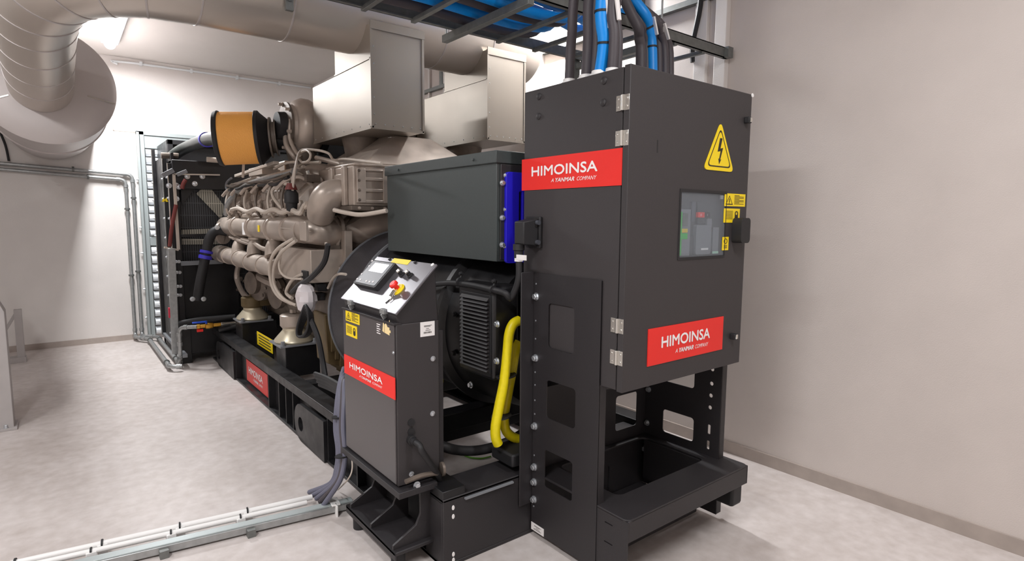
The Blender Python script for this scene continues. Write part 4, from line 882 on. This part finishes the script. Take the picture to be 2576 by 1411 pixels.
D('keypad', .27, .40, .05, .32, -.028, -.020, 'dgrey', BK, .008); D('barrel', .30, .38, .55, .86, -.028, -.018, mat('slate_plastic', (84, 88, 98), .5), BK); D('barrel', .44, .52, .64, .86, -.028, -.022, 'dgrey', BK)
D('name_strip', .5, .66, .1, .13, -.008, -.0075, 'paper', BK); D('led', .03, .06, .80, .83, -.027, -.024, 'screen', BK); D('corner_screw', .93, 1., .92, .98, -.02, -.01, 'whitep', BK)
D('window_pane', .0, 1., .0, 1., -.004, -.002, 'glass', DR)
# logo panels, labels, triangle
fS = faceL(X0)
(a0, b1), (a1, b0) = onF(fS, 1314.5, 402), onF(fS, 1565, 466); logo(fS, a0, a1, b0, b1, B)
(a0, b1), (a1, b0) = onF(f, 1630, 828), onF(f, 1815, 878); logo(f, a0, a1, b0, b1, DR, tfrac=(.16, .80))
(a0, b1), (a1, b0) = onF(f, 1823, 486), onF(f, 1873, 520); warn_label(f, a0, a1, b0, b1, DR, 'tri')
(a0, b1), (a1, b0) = onF(f, 1821, 524), onF(f, 1859, 560); warn_label(f, a0, a1, b0, b1, DR, 'phone')
(a0, b1), (a1, b0) = onF(f, 1817, 596), onF(f, 1831, 629); warn_label(f, a0, a1, b0, b1, DR, 'gear')
T_ = [onF(f, 1813, 305), onF(f, 1844, 432), onF(f, 1768, 427)]
cx_, cz_ = sum(p[0] for p in T_)/3, sum(p[1] for p in T_)/3
bw = (T_[1][0]-T_[2][0])/2; cxm = (T_[1][0]+T_[2][0])/2; zb, zt3 = (T_[1][1]+T_[2][1])/2, T_[0][1]
def tri(k, r):
    c = V((cxm), zb+(zt3-zb)*.36, 0); P_ = [V(cxm-bw, zb, 0), V(cxm+bw, zb, 0), V(cxm, zt3, 0)]; P_ = [c+(p-c)*k for p in P_]; out = []
    for i in range(3):
        p, a, b = P_[i], (P_[i-1]-P_[i]).normalized(), (P_[(i+1) % 3]-P_[i]).normalized()
        for j in range(6):
            s_ = j/5; q = (p+a*r)*(1-s_)**2+p*2*s_*(1-s_)+(p+b*r)*s_*s_; out.append((q.x, q.y))
    return out
ws = MB(); f.poly(ws, tri(1, .035), 0, .004); WS = ws.build('warning_triangle', 'yellow', DR)
ws = MB(); f.poly(ws, tri(.80, .03), .004, .0046, [list(reversed(tri(.73, .026)))])
H_ = zt3-zb; bolt_ = [(-.02, .66), (.11, .66), (.02, .45), (.16, .47), (.03, .22), (.09, .24), (-.02, .13), (-.07, .25), (-.03, .235), (.035, .40), (-.12, .38)]
f.poly(ws, [(cxm+p[0]*bw*1.25, zb+p[1]*H_) for p in bolt_], .004, .0046); ws.build('lightning_symbol', 'txt', WS, smooth=0)
f.rect(MB(), *(lambda q: (q[0]-.004, q[0]+.003))(onF(f, 1654, 370)), onF(f, 1654, 384)[1], onF(f, 1654, 352)[1], 0, .001).build('narrow_slot', 'rubber', DR)
# hinges, locks, handle
for px, py in ((1571, 252), (1568, 343), (1548, 826), (1546, 908)):
    z = A(px, py, y=YD).z; hb = MB().box((X0-.006, YD+.002, z-.033), (X0, YD+.075, z+.033)).lathe((X0-.006, YD+.037, z-.033), (0, 0, 1), [(0, .009), (.066, .009)], 12)
    for s_ in (.012, .062):
        for dz in (-.017, .017): hb.lathe((X0-.006, YD+s_, z+dz), (-1, 0, 0), [(0, .006), (.003, .004)], 10)
    hb.build('hinge', 'chrome', B, .001)
for px, py in ((1872, 303), (1836, 845)):
    a, b = onF(f, px+3, py); k = f.rect(MB(), a-.014, a+.014, b-.016, b+.016, 0, .03).build('lock', 'rubber', DR, .004)
    f.rect(MB(), a-.006, a+.012, b-.012, b+.012, .03, .034).build('lock_insert', 'chrome', k, .002)
a, b = onF(f, 1893, 240); MB().lathe(f.p(a, b, 0), f.n, [(0, .011), (.003, .009)], 14).build('plug', 'whitep', DR)
p0, p1_ = onF(f, 1842, 548), onF(f, 1872, 612)
hm = MB(); f.poly(hm, rrect(p0[0]-.0, p0[0]+.085, p1_[1]+.005, p0[1], .02), 0, .055); hm.build('door_handle', 'rubber', DR, .012)
for px, py in ((1356, 243), (1355, 293), (1520, 203), (1518, 258)):
    a, b = onF(fS, px, py); MB().lathe(fS.p(a, b, 0), fS.n, [(0, .017), (.004, .016), (.008, .008)], 16).build('rivet', 'black', B)
# glands on top
gl = []
def gland(x, y, r): gl.append(1); MB().lathe((x, y, Z1), (0, 0, 1), [(0, r*1.5), (.02, r*1.5), (.022, r*1.25), (.035, r*1.2)], 18).build('cable_gland', 'whitep', B)
# rectangular plug with cable on the side
a, b = onF(fS, 1366, 545); a2, b2 = onF(fS, 1362, 624)
PL = thing('power_plug', (X0, -a, b2), 'black rectangular industrial plug on the side of the tall cabinet with its cable', 'plug')
yy0, yy1 = -a+.0, -a+.115
MB().box((X0-.02, yy0, b2), (X0-.004, yy1, b)).build('socket_flange', 'rubber', PL, .004)
MB().hexa([(X0-.02, yy0+.012, b2+.01), (X0-.02, yy1-.012, b2+.01), (X0-.02, yy1-.012, b-.01), (X0-.02, yy0+.012, b-.01)], [(X0-.11, yy0+.02, b2+.02), (X0-.11, yy1-.02, b2+.02), (X0-.11, yy1-.02, b-.025), (X0-.11, yy0+.02, b-.025)]).build('plug_housing', 'rubber', PL, .006)
for z in (b2+.03, b-.03): MB().cyl((X0-.03, yy0-.006, z), (X0-.03, yy0+.012, z), .012, 12).bolt((X0-.02, yy0+.01, z), (-1, 0, 0), .008, .006).build('locking_pin', 'dgrey', PL)
pz = V(X0-.095, yy1-.04, b2+.02)
MB().lathe(pz, (0, 0, -1), [(0, .03), (.03, .03), (.035, .024), (.07, .024)], 12).build('cable_gland', 'rubber', PL)
cb0 = pz+V(0, 0, -.06); 
pts = [cb0, cb0+V(0, .0, -.12), cb0+V(-.01, .05, -.22), A(1270, 737, x=1.80), A(1235, 728, x=1.80), A(1190, 718, x=1.80), A(1140, 712, x=1.80), A(1100, 714, x=1.79), A(1060, 716, x=1.75)]
MB().tube(pts, .017, 12).build('cable', 'rubber', PL)
MB().lathe(cb0+V(0, 0, .0), (0, 0, -1), [(0, .022), (.028, .022)], 12).box(cb0+V(-.022, -.085, -.018), cb0+V(-.018, .0, .008)).build('paper_tag', 'paper', PL)
for px, py in ((1157, 708), (1240, 729)):
    p = A(px, py, x=1.80); MB().lathe(p-V(0, .008, 0), (0, 1, 0), [(0, .024), (.016, .024)], 14).bar(p+V(0, 0, .0), p+V(.02, 0, .05), .012).bolt(p+V(.01, 0, .045), (-1, 0, 0), .01, .012).build('cable_clip', 'rubber', PL)
# ================================================================ power cables: up from the cabinet, over, and along the tray
def pcable(base, mid, r, m, ytray, label, grp, ztop=3.20, xend=-.5, zl=2.845, sleeve=None, tagc=False, gl_=True):
    bx_, by_ = base
    t = thing('power_cable', (bx_, by_, Z1), label, 'cable', grp)
    pts = [V(bx_, by_, Z1-.01)]+[V(*p) for p in mid]
    lx, ly, lz = pts[-1]
    if ztop > 3.15: pts.append(V(lx-.01, ly, 3.0))
    pts += [V(lx-.14, (ly+ytray)/2, ztop), V(lx-.32, ytray-.05, ztop-.05), V(lx-.60, ytray, zl+r+.03), V(lx-.9, ytray, zl+r), V((lx-.9+xend)/2, ytray+.01, zl+r), V(xend, ytray, zl+r)]
    MB().tube(pts, r, 14, 6).build('sheath', m, t)
    if gl_: gland(bx_, by_, r)
    if sleeve: MB().tube([pts[0], pts[1], pts[0].lerp(pts[2], 1)], r*1.12, 14, 6).build('sleeve', sleeve, t)
    if tagc:
        p = pts[2] if len(pts) > 2 else pts[1]; q = pts[1]
        MB().bar(p+V(.0, -r-.004, .05), q+V(.0, -r-.004, .06), .022, .012).build('white_marker', 'paper', t, .003)
    for k in (1, 2):
        if m == 'bcab': p = pts[k]; MB().lathe(p-V(0, 0, .004), (pts[k+1]-pts[k-1]), [(0, r+.003), (.010, r+.003)], 14).build('cable_tie', 'rubber', t)
def LP(px, py, x): p = A(px, py, x=x); return (p.x, p.y, p.z)
def bs(px, x): # base where the cable meets the side edge line
    p = A(px, 228-(px-1319)*.243-4, x=x); return (p.x, p.y)
L_ = [ (1432, [(1436, 120, 2.02), (1440, 50, 2.0)], .024, 'kcab', 'dark grey power cable, first from the left leaving the tall cabinet'),
       (1476, [(1482, 110, 2.03), (1482, 30, 2.02)], .030, 'kcab', 'thick dark grey power cable just right of the lone leftmost one'),
       (1493, [(1502, 110, 2.05), (1500, 30, 2.04)], .026, 'kcab', 'dark grey power cable tucked left of the bright blue pair'),
       (1508, [(1520, 110, 2.02), (1513, 30, 2.0)], .030, 'bcab', 'thick bright blue power cable rising from the left half of the cabinet top'),
       (1522, [(1526, 110, 2.06), (1522, 30, 2.05)], .020, 'bcab', 'thinner blue power cable squeezed behind the thick left blue one'),
       (1540, [(1545, 90, 2.03), (1538, 20, 2.02)], .024, 'kcab', 'dark grey power cable right of the left blue pair, with white marker'),
       (1553, [(1556, 100, 2.06), (1550, 25, 2.05)], .020, 'kcab', 'thin dark grey power cable, the last before the bare gap over the cabinet corner')]
for i, (px, mids, r, m, lb) in enumerate(L_):
    xx = mids[0][2]-.0; b0_ = A(px, 190-(px-1430)*.25, x=xx)
    pcable((b0_.x, b0_.y), [LP(*q) for q in mids], r, m, 2.46+.085*i, lb, 'power cables leaving the left side of the cabinet top', tagc=(i in (2, 3, 5)))
R_ = [ (1612, [(1612, 135), (1608, 95), (1596, 50)], .028, 'kcab', 'dark grey power cable at the inner left of the right-hand group'),
       (1627, [(1626, 130), (1620, 85), (1602, 40)], .024, 'kcab', 'dark grey power cable between the inner one and the right-hand blue one'),
       (1643, [(1639, 120), (1630, 70), (1610, 20)], .030, 'bcab', 'single thick bright blue power cable of the right-hand group'),
       (1660, [(1657, 125), (1647, 80), (1622, 30)], .024, 'kcab', 'dark grey power cable just right of the right-hand blue one'),
       (1674, [(1671, 130), (1660, 85), (1634, 38)], .022, 'kcab', 'dark grey power cable second from the right end over the cabinet door'),
       (1687, [(1685, 135), (1674, 90), (1645, 42)], .020, 'kcab', 'dark grey power cable at the right end over the cabinet door')]
for i, (px, mids, r, m, lb) in enumerate(R_):
    yy = 2.12+.02*(i % 2); b0_ = A(px, 178+(px-1610)*.2, y=yy); md = []
    for (qx, qy) in mids: p = A(qx, qy, y=yy+.04); md.append((p.x, p.y, p.z))
    pcable((b0_.x, b0_.y), md, r, m, 2.50+.085*i, lb, 'power cables leaving the right side of the cabinet top', ztop=3.14, zl=2.912, sleeve=('kcab' if i in (4, 5) else None), tagc=(i in (2, 3, 4)))
# blue cables lying further along the tray
for j, (yy, r) in enumerate(((2.56, .032), (2.78, .03), (2.92, .032))):
    tag(MB().tube([(-.6, yy, 3.03), (.6, yy, 3.02), (1.4, yy+.02, 3.03), (2.1, yy-.02, 3.02), (2.6, yy+.03, 3.02), (3.0, yy+.1, 3.05), (3.1, yy+.1, 3.5)], r, 12).build('blue_cable', 'bcab'),
        ('blue cable lying along the overhead tray nearest the viewer', 'blue cable lying along the middle of the overhead tray', 'blue cable lying along the overhead tray on its far side by the duct')[j], 'cable', 'blue cables lying in the tray')
for j, yy in enumerate((2.42, 2.63, 2.72, 2.85, 2.985)):
    tag(MB().tube([(-.6, yy, 2.875), (.8, yy+.01, 2.875), (1.6, yy-.01, 2.875), (2.3, yy+.01, 2.875), (2.6, yy+.02, 2.99), (2.72, yy+.02, 3.5)], .03, 12).build('tray_cable', 'bcab' if j in (1, 3) else 'kcab'),
        ('dark cable lying directly on the tray rungs, nearest the near side rail', 'blue cable lying directly on the tray rungs, the nearer of the two low blue ones', 'dark cable lying on the rungs between the two low blue ones', 'blue cable lying directly on the tray rungs, the farther of the two low blue ones', 'dark cable lying directly on the tray rungs, nearest the far side rail')[j], 'cable', 'cables lying on the tray rungs')
# ================================================================ control cabinet
CX0, CX1, CY0, CY1, CZ0, CZ1 = 1.215, 1.445, 2.425, 3.055, .415, 1.205
C = thing('control_cabinet', (CX0, CY0, CZ0), 'narrow black control cabinet with a sloping console top and red panel', 'cabinet')
MB().box((CX0, CY0, CZ0), (CX1, CY1, CZ1)).build('body', 'cab', C, .004)
fc2 = faceL(CX0)
MB().box((CX0-.008, CY0+.01, CZ0+.01), (CX0, CY1-.01, CZ1-.005)).build('front_panel', 'cabs', C, .002)
pl = A(994, 790, y=CY0-.01); ph = A(1098, 664, y=CY0-.01)
MB().prism([(CX0+.015, CZ1), (pl.x+.01, pl.z-.012), (ph.x, ph.z-.012), (CX1, CZ1)], [], (0, CY0+.005, 0), (1, 0, 0), (0, 0, 1), (0, 1, 0), CY1-CY0-.01).build('console', 'black', C, .004)
MB().box((CX0-.012, CY0, CZ1-.004), (CX0+.03, CY1, CZ1+.008)).build('gutter_edge', 'black', C, .002)
sl = V(ph.x-pl.x, 0, ph.z-pl.z); Ls = sl.length; sl.normalize(); nn = V(-sl.z, 0, sl.x)
fc = Face((pl.x, 0, pl.z), (0, -1, 0), sl, nn)
CP = fc.rect(MB(), -(CY1+.02), -(CY0-.012), 0, Ls, -.012, 0).build('console_panel', mat('satin_grey_panel', (118, 116, 121), .36, noise=.03, nscale=60, metal=.7), C, .003)
def quad(name, p, h0, h1, m, par, r=.0, bev=.001):
    pts = [onF(fc, *q) for q in p]; a0, a1 = (pts[0][0]+pts[3][0])/2, (pts[1][0]+pts[2][0])/2; b1, b0 = (pts[0][1]+pts[1][1])/2, (pts[2][1]+pts[3][1])/2
    return fc.rect(MB(), a0, a1, b0, b1, h0, h1, r).build(name, m, par, bev)
dv = quad('controller', [(946, 662), (1003, 671), (953, 735), (899, 720)], 0, .03, 'rubber', CP, .012, .004)
quad('fascia', [(949, 665), (999, 673), (952, 730), (903, 717)], .03, .0315, 'dgrey', dv, .01)
quad('display', [(953, 671), (989, 676), (972, 698), (938, 691)], .0315, .033, 'screen', dv, .004)
for px, py in ((909, 711), (917, 713), (932, 717), (940, 719), (949, 719), (920, 699), (939, 679), (946, 666)):
    a, b = onF(fc, px, py); MB().lathe(fc.p(a, b, .0315), nn, [(0, .006), (.003, .005)], 12).build('button', 'wtxt', dv)
for px, py in ((1012, 692), (1033, 694)):
    a, b = onF(fc, px, py); k = MB().lathe(fc.p(a, b, 0), nn, [(0, .017), (.006, .017), (.008, .012), (.025, .012)], 18).build('key_switch', 'rubber', CP)
    MB().bar(fc.p(a-.012, b+.004, .032), fc.p(a+.012, b-.004, .032), .02, .01, upv=nn).build('switch_lever', 'chrome', k, .003)
a, b = onF(fc, 1004, 729); es = MB().lathe(fc.p(a, b, 0), nn, [(0, .034), (.004, .034), (.006, .03), (.012, .028)], 26).build('emergency_stop', 'yellow', CP)
MB().lathe(fc.p(a, b, .012), nn, [(0, .012), (.02, .012), (.022, .022), (.034, .022), (.04, .016)], 22).build('stop_knob', 'red', es)
a, b = onF(fc, 985, 748); MB().bar(fc.p(a+.02, b+.03, .02), fc.p(a, b, .006), .002, .02, upv=nn).bar(fc.p(a, b+.0, .004), fc.p(a-.02, b-.035, .004), .022, .003, upv=nn).build('hanging_key', 'chrome', CP)
MB().tube([fc.p(a+.03, b+.04, .02), fc.p(a+.02, b+.01, .012), fc.p(a+.022, b-.03, .003)], .0015, 6).build('key_cord', 'pale', CP)
pts = [onF(fc, 991, 651), onF(fc, 1026, 665)]; lp = fc.rect(MB(), pts[0][0], pts[1][0], pts[1][1]-.004, pts[0][1]+.004, 0, .0015).build('yellow_label', 'yellow', CP)
for px, py in ((981, 653), (1045, 661)): a, b = onF(fc, px, py); fc.rect(MB(), a-.007, a+.007, b-.007, b+.007, 0, .008).build('panel_lock', 'rubber', CP, .002)
a, b = onF(fc, 1088, 666); MB().lathe(fc.p(a, b, 0), nn, [(0, .01), (.003, .009)], 14).build('plug', 'whitep', CP)
for px, py in ((881, 761), (963, 783)):
    p = A(px, py, x=pl.x-.004); MB().box(p+V(-.008, -.022, -.012), p+V(.02, .022, .012)).bar(p+V(0, 0, -.008), p+V(.015, 0, -.035), .03, .006, upv=(0, 1, 0)).build('hinge_clip', 'galv', C, .002)
fq = faceL(CX0-.008)
(a0, b1), (a1, b0) = onF(fq, 867, 890), onF(fq, 999, 1008); logo(fq, max(a0, -CY1+.003), min(a1, -CY0), b0, b1-.0, C, tfrac=(.13, .79))
(a0, b1), (a1, b0) = onF(fq, 870, 778), onF(fq, 905, 818); warn_label(fq, a0, a1, b0, b1, C, 'tri')
(a0, b1), (a1, b0) = onF(fq, 871, 812), onF(fq, 899, 853); warn_label(fq, a0, a1, b0, b1, C, 'phone')
ic = MB(); a, b = onF(fq, 950, 820)
for i in range(5): fq.rect(ic, a-.01, a+.03-.01*(i % 2), b+.008-.011*i, b+.012-.011*i, 0, .001)
ic.build('printed_lines', 'wtxt', C, smooth=0)
ic = MB(); a, b = onF(fq, 975, 829); fq.poly(ic, [(a-.055, b-.015), (a-.045, b+.03), (a-.035, b+.02), (a-.035, b-.02)], 0, .001); fq.poly(ic, [(a-.03, b-.02), (a-.03, b+.02), (a-.015, b+.028), (a+.0, b+.012), (a+.02, b+.012), (a+.02, b-.025)], 0, .001); fq.rect(ic, a+.02, a+.032, b-.012, b+.0, 0, .001); fq.poly(ic, [(a+.015, b+.03), (a+.03, b+.03), (a+.022, b+.05)], 0, .001)
ic.build('lamp_pictogram', mat('cream_print', (240, 216, 160), .6), C, smooth=0)
fr2 = faceD(CY0)
(a0, b1), (a1, b0) = onF(fr2, 1057, 811), onF(fr2, 1093, 843); barcode_label(fr2, a0, a1, b0, b1, C)
for px, py in ((1089, 902), (1088, 1040), (1035, 1192)): a, b = onF(fr2, px, py); MB().bolt(fr2.p(a, b, 0), (0, -1, 0), .010, .008).build('bolt', 'zinc', C)
a, b = onF(fq, 990, 887); MB().bolt(fq.p(a, b, 0), (-1, 0, 0), .006, .004).build('bolt', 'zinc', C)
for py in (1062, 1085): a, b = onF(fr2, 1034, py); MB().lathe(fr2.p(a, b, 0), (0, -1, 0), [(0, .018), (.006, .018)], 18).build('blanking_plug', 'rubber', C)
MB().box((CX1, CY0+.01, .40), (CX1+.03, CY0+.03, 1.15)).box((CX1-.06, CY0-.004, b-.42), (CX1+.02, CY0, b-.36)).build('rear_mount_strip', 'black', C, .003)
a, b = onF(fr2, 1033, 1105); g0_ = fr2.p(a, b, 0)
gc = thing('control_cable', g0_, 'short black cable leaving a gland low on the control cabinet end', 'cable')
MB().lathe(g0_, (0, -1, 0), [(0, .024), (.02, .024), (.022, .018), (.05, .018)], 12).build('gland', 'rubber', gc)
MB().tube([g0_+V(0, -.04, 0), g0_+V(.01, -.07, -.01), A(1062, 1135, y=2.34), A(1085, 1170, y=2.36), A(1104, 1200, y=2.40), A(1106, 1225, y=2.44)], .015, 12).build('sheath', 'rubber', gc)
# grease-stained strap and link at the foot of the control cabinet
p = A(1020, 1212, y=2.38); q = A(1100, 1190, y=2.38)
tag(MB().tube([p, (p+q)/2+V(0, 0, .01), q], .012, 8).lathe(A(1110, 1180, y=2.40), (1, -.2, 0), [(0, .035), (.012, .035)], 20).build('earth_strap', 'engd'), 'short grubby earth strap with a round lug at the foot of the control cabinet', 'strap')
MB().bolt(A(1048, 1220, y=2.39), (0, -1, 0), .014, .014).build('shelf_bolt', 'zinc', C)
# grey control cables dropping to the floor trunking
fl = A(770, 1243, z=.05)
lbs = ['slate grey cable dropping behind the control cabinet, outermost toward the open floor', 'slate grey cable second from the open-floor side of the drop', 'slate grey cable in the middle of the drop behind the control cabinet', 'slate grey cable second from the cabinet side of the drop', 'slate grey cable closest to the control cabinet in the drop']
for j in range(5):
    k = j*5.0; e = A(778+j*9, 1238+j*8, z=.05)
    pts = [A(866+j*2, 925+j*9, x=1.33), A(856+k*.6, 960, x=1.28), A(848+k*.9, 1010, x=1.24), A(844+k, 1075, x=1.215), A(850+k*.9, 1130, x=1.21), A(847+k*.9, 1175, x=1.20), A(832+k, 1215, x=1.17), e]
    c = tag(MB().tube(pts, .0145, 10).build('control_wire', 'gcab' if j != 3 else 'kcab'), lbs[j], 'cable', 'grey cables dropping behind the control cabinet')
bt = tag(MB().lathe(A(852, 1050, x=1.22), (0, 0, 1), [(0, .042), (.008, .042)], 20, .7).build('cable_tie', 'rubber'), 'upper black cable tie around the drop of slate grey cables', 'cable tie', 'ties on the grey cable drop')
bt = tag(MB().lathe(A(862, 1148, x=1.20), (0, 0, 1), [(0, .044), (.008, .044)], 20, .7).build('cable_tie', 'rubber'), 'lower black cable tie around the drop of slate grey cables', 'cable tie', 'ties on the grey cable drop')
tag(MB().tube([A(885, 1148, x=1.20), A(886, 1180, x=1.19), A(876, 1205, x=1.18), A(850, 1232, z=.03)], .004, 8).build('thin_wire', 'pale'), 'single thin pale wire beside the slate grey cables', 'wire')
for j, (pts, lb) in enumerate((([(1306, 806), (1291, 815), (1281, 840), (1276, 890), (1268, 960), (1256, 1020), (1247, 1070), (1247, 1100), (1253, 1117)], 'yellow cable in front of the alternator, the one ending lower and further left'),
              ([(1306, 860), (1297, 880), (1290, 920), (1283, 960), (1272, 1020), (1268, 1050), (1272, 1080), (1285, 1096), (1302, 1104)], 'yellow cable in front of the alternator, the one curving to the stand'))):
    tag(MB().tube([A(a_, b_, y=2.40+.05*j) for a_, b_ in pts], .027, 14).build('yellow_cable', 'ycab'), lb, 'cable', 'yellow cables in front of the alternator')
for z_, (px, py), lb in ((1, (1271, 946), 'upper'), (2, (1259, 1048), 'lower')):
    p = A(px+2, py, y=2.425); tag(MB().lathe(p, (-.1, 0, 1), [(0, .058), (.007, .058)], 24, .9).build('cable_tie', 'rubber'), lb+' thin black tie around the two yellow cables', 'cable tie', 'ties on the yellow cables')
tag(MB().tube([A(1098, 925, y=2.9), A(1106, 945, y=2.9), A(1107, 965, y=2.9), A(1100, 985, y=2.9)], .018, 10).build('yellow_cable', 'ycab'), 'bit of yellow cable peeking out right of the control cabinet', 'cable')
tag(MB().tube([(1.5, 2.95, .46), A(1105, 1120, y=2.62), A(1150, 1132, y=2.60), A(1200, 1133, y=2.58), A(1250, 1122, y=2.56), A(1290, 1105, y=2.5), A(1330, 1080, y=2.42)], .028, 12).build('black_cable', 'rubber'), 'thick black cable sagging low between control cabinet and stand', 'cable')
tag(MB().tube([A(1160, 1140, z=.01), A(1180, 1150, z=.01), A(1210, 1153, z=.01), A(1235, 1148, z=.01)], .006, 8).build('earth_wire', mat('green_wire', (90, 150, 40), .5)), 'thin green earth wire lying on the floor under the alternator', 'wire')
# junction block at the rear flange of the stand
JB = A(1238, 1140, y=2.45); tag(MB().box((1.82, 2.31, .385), (2.12, 2.50, .455)).build('rubber_block', 'rubber', None, .01), 'black block on the frame end beside the stand, under the yellow cables', 'block')
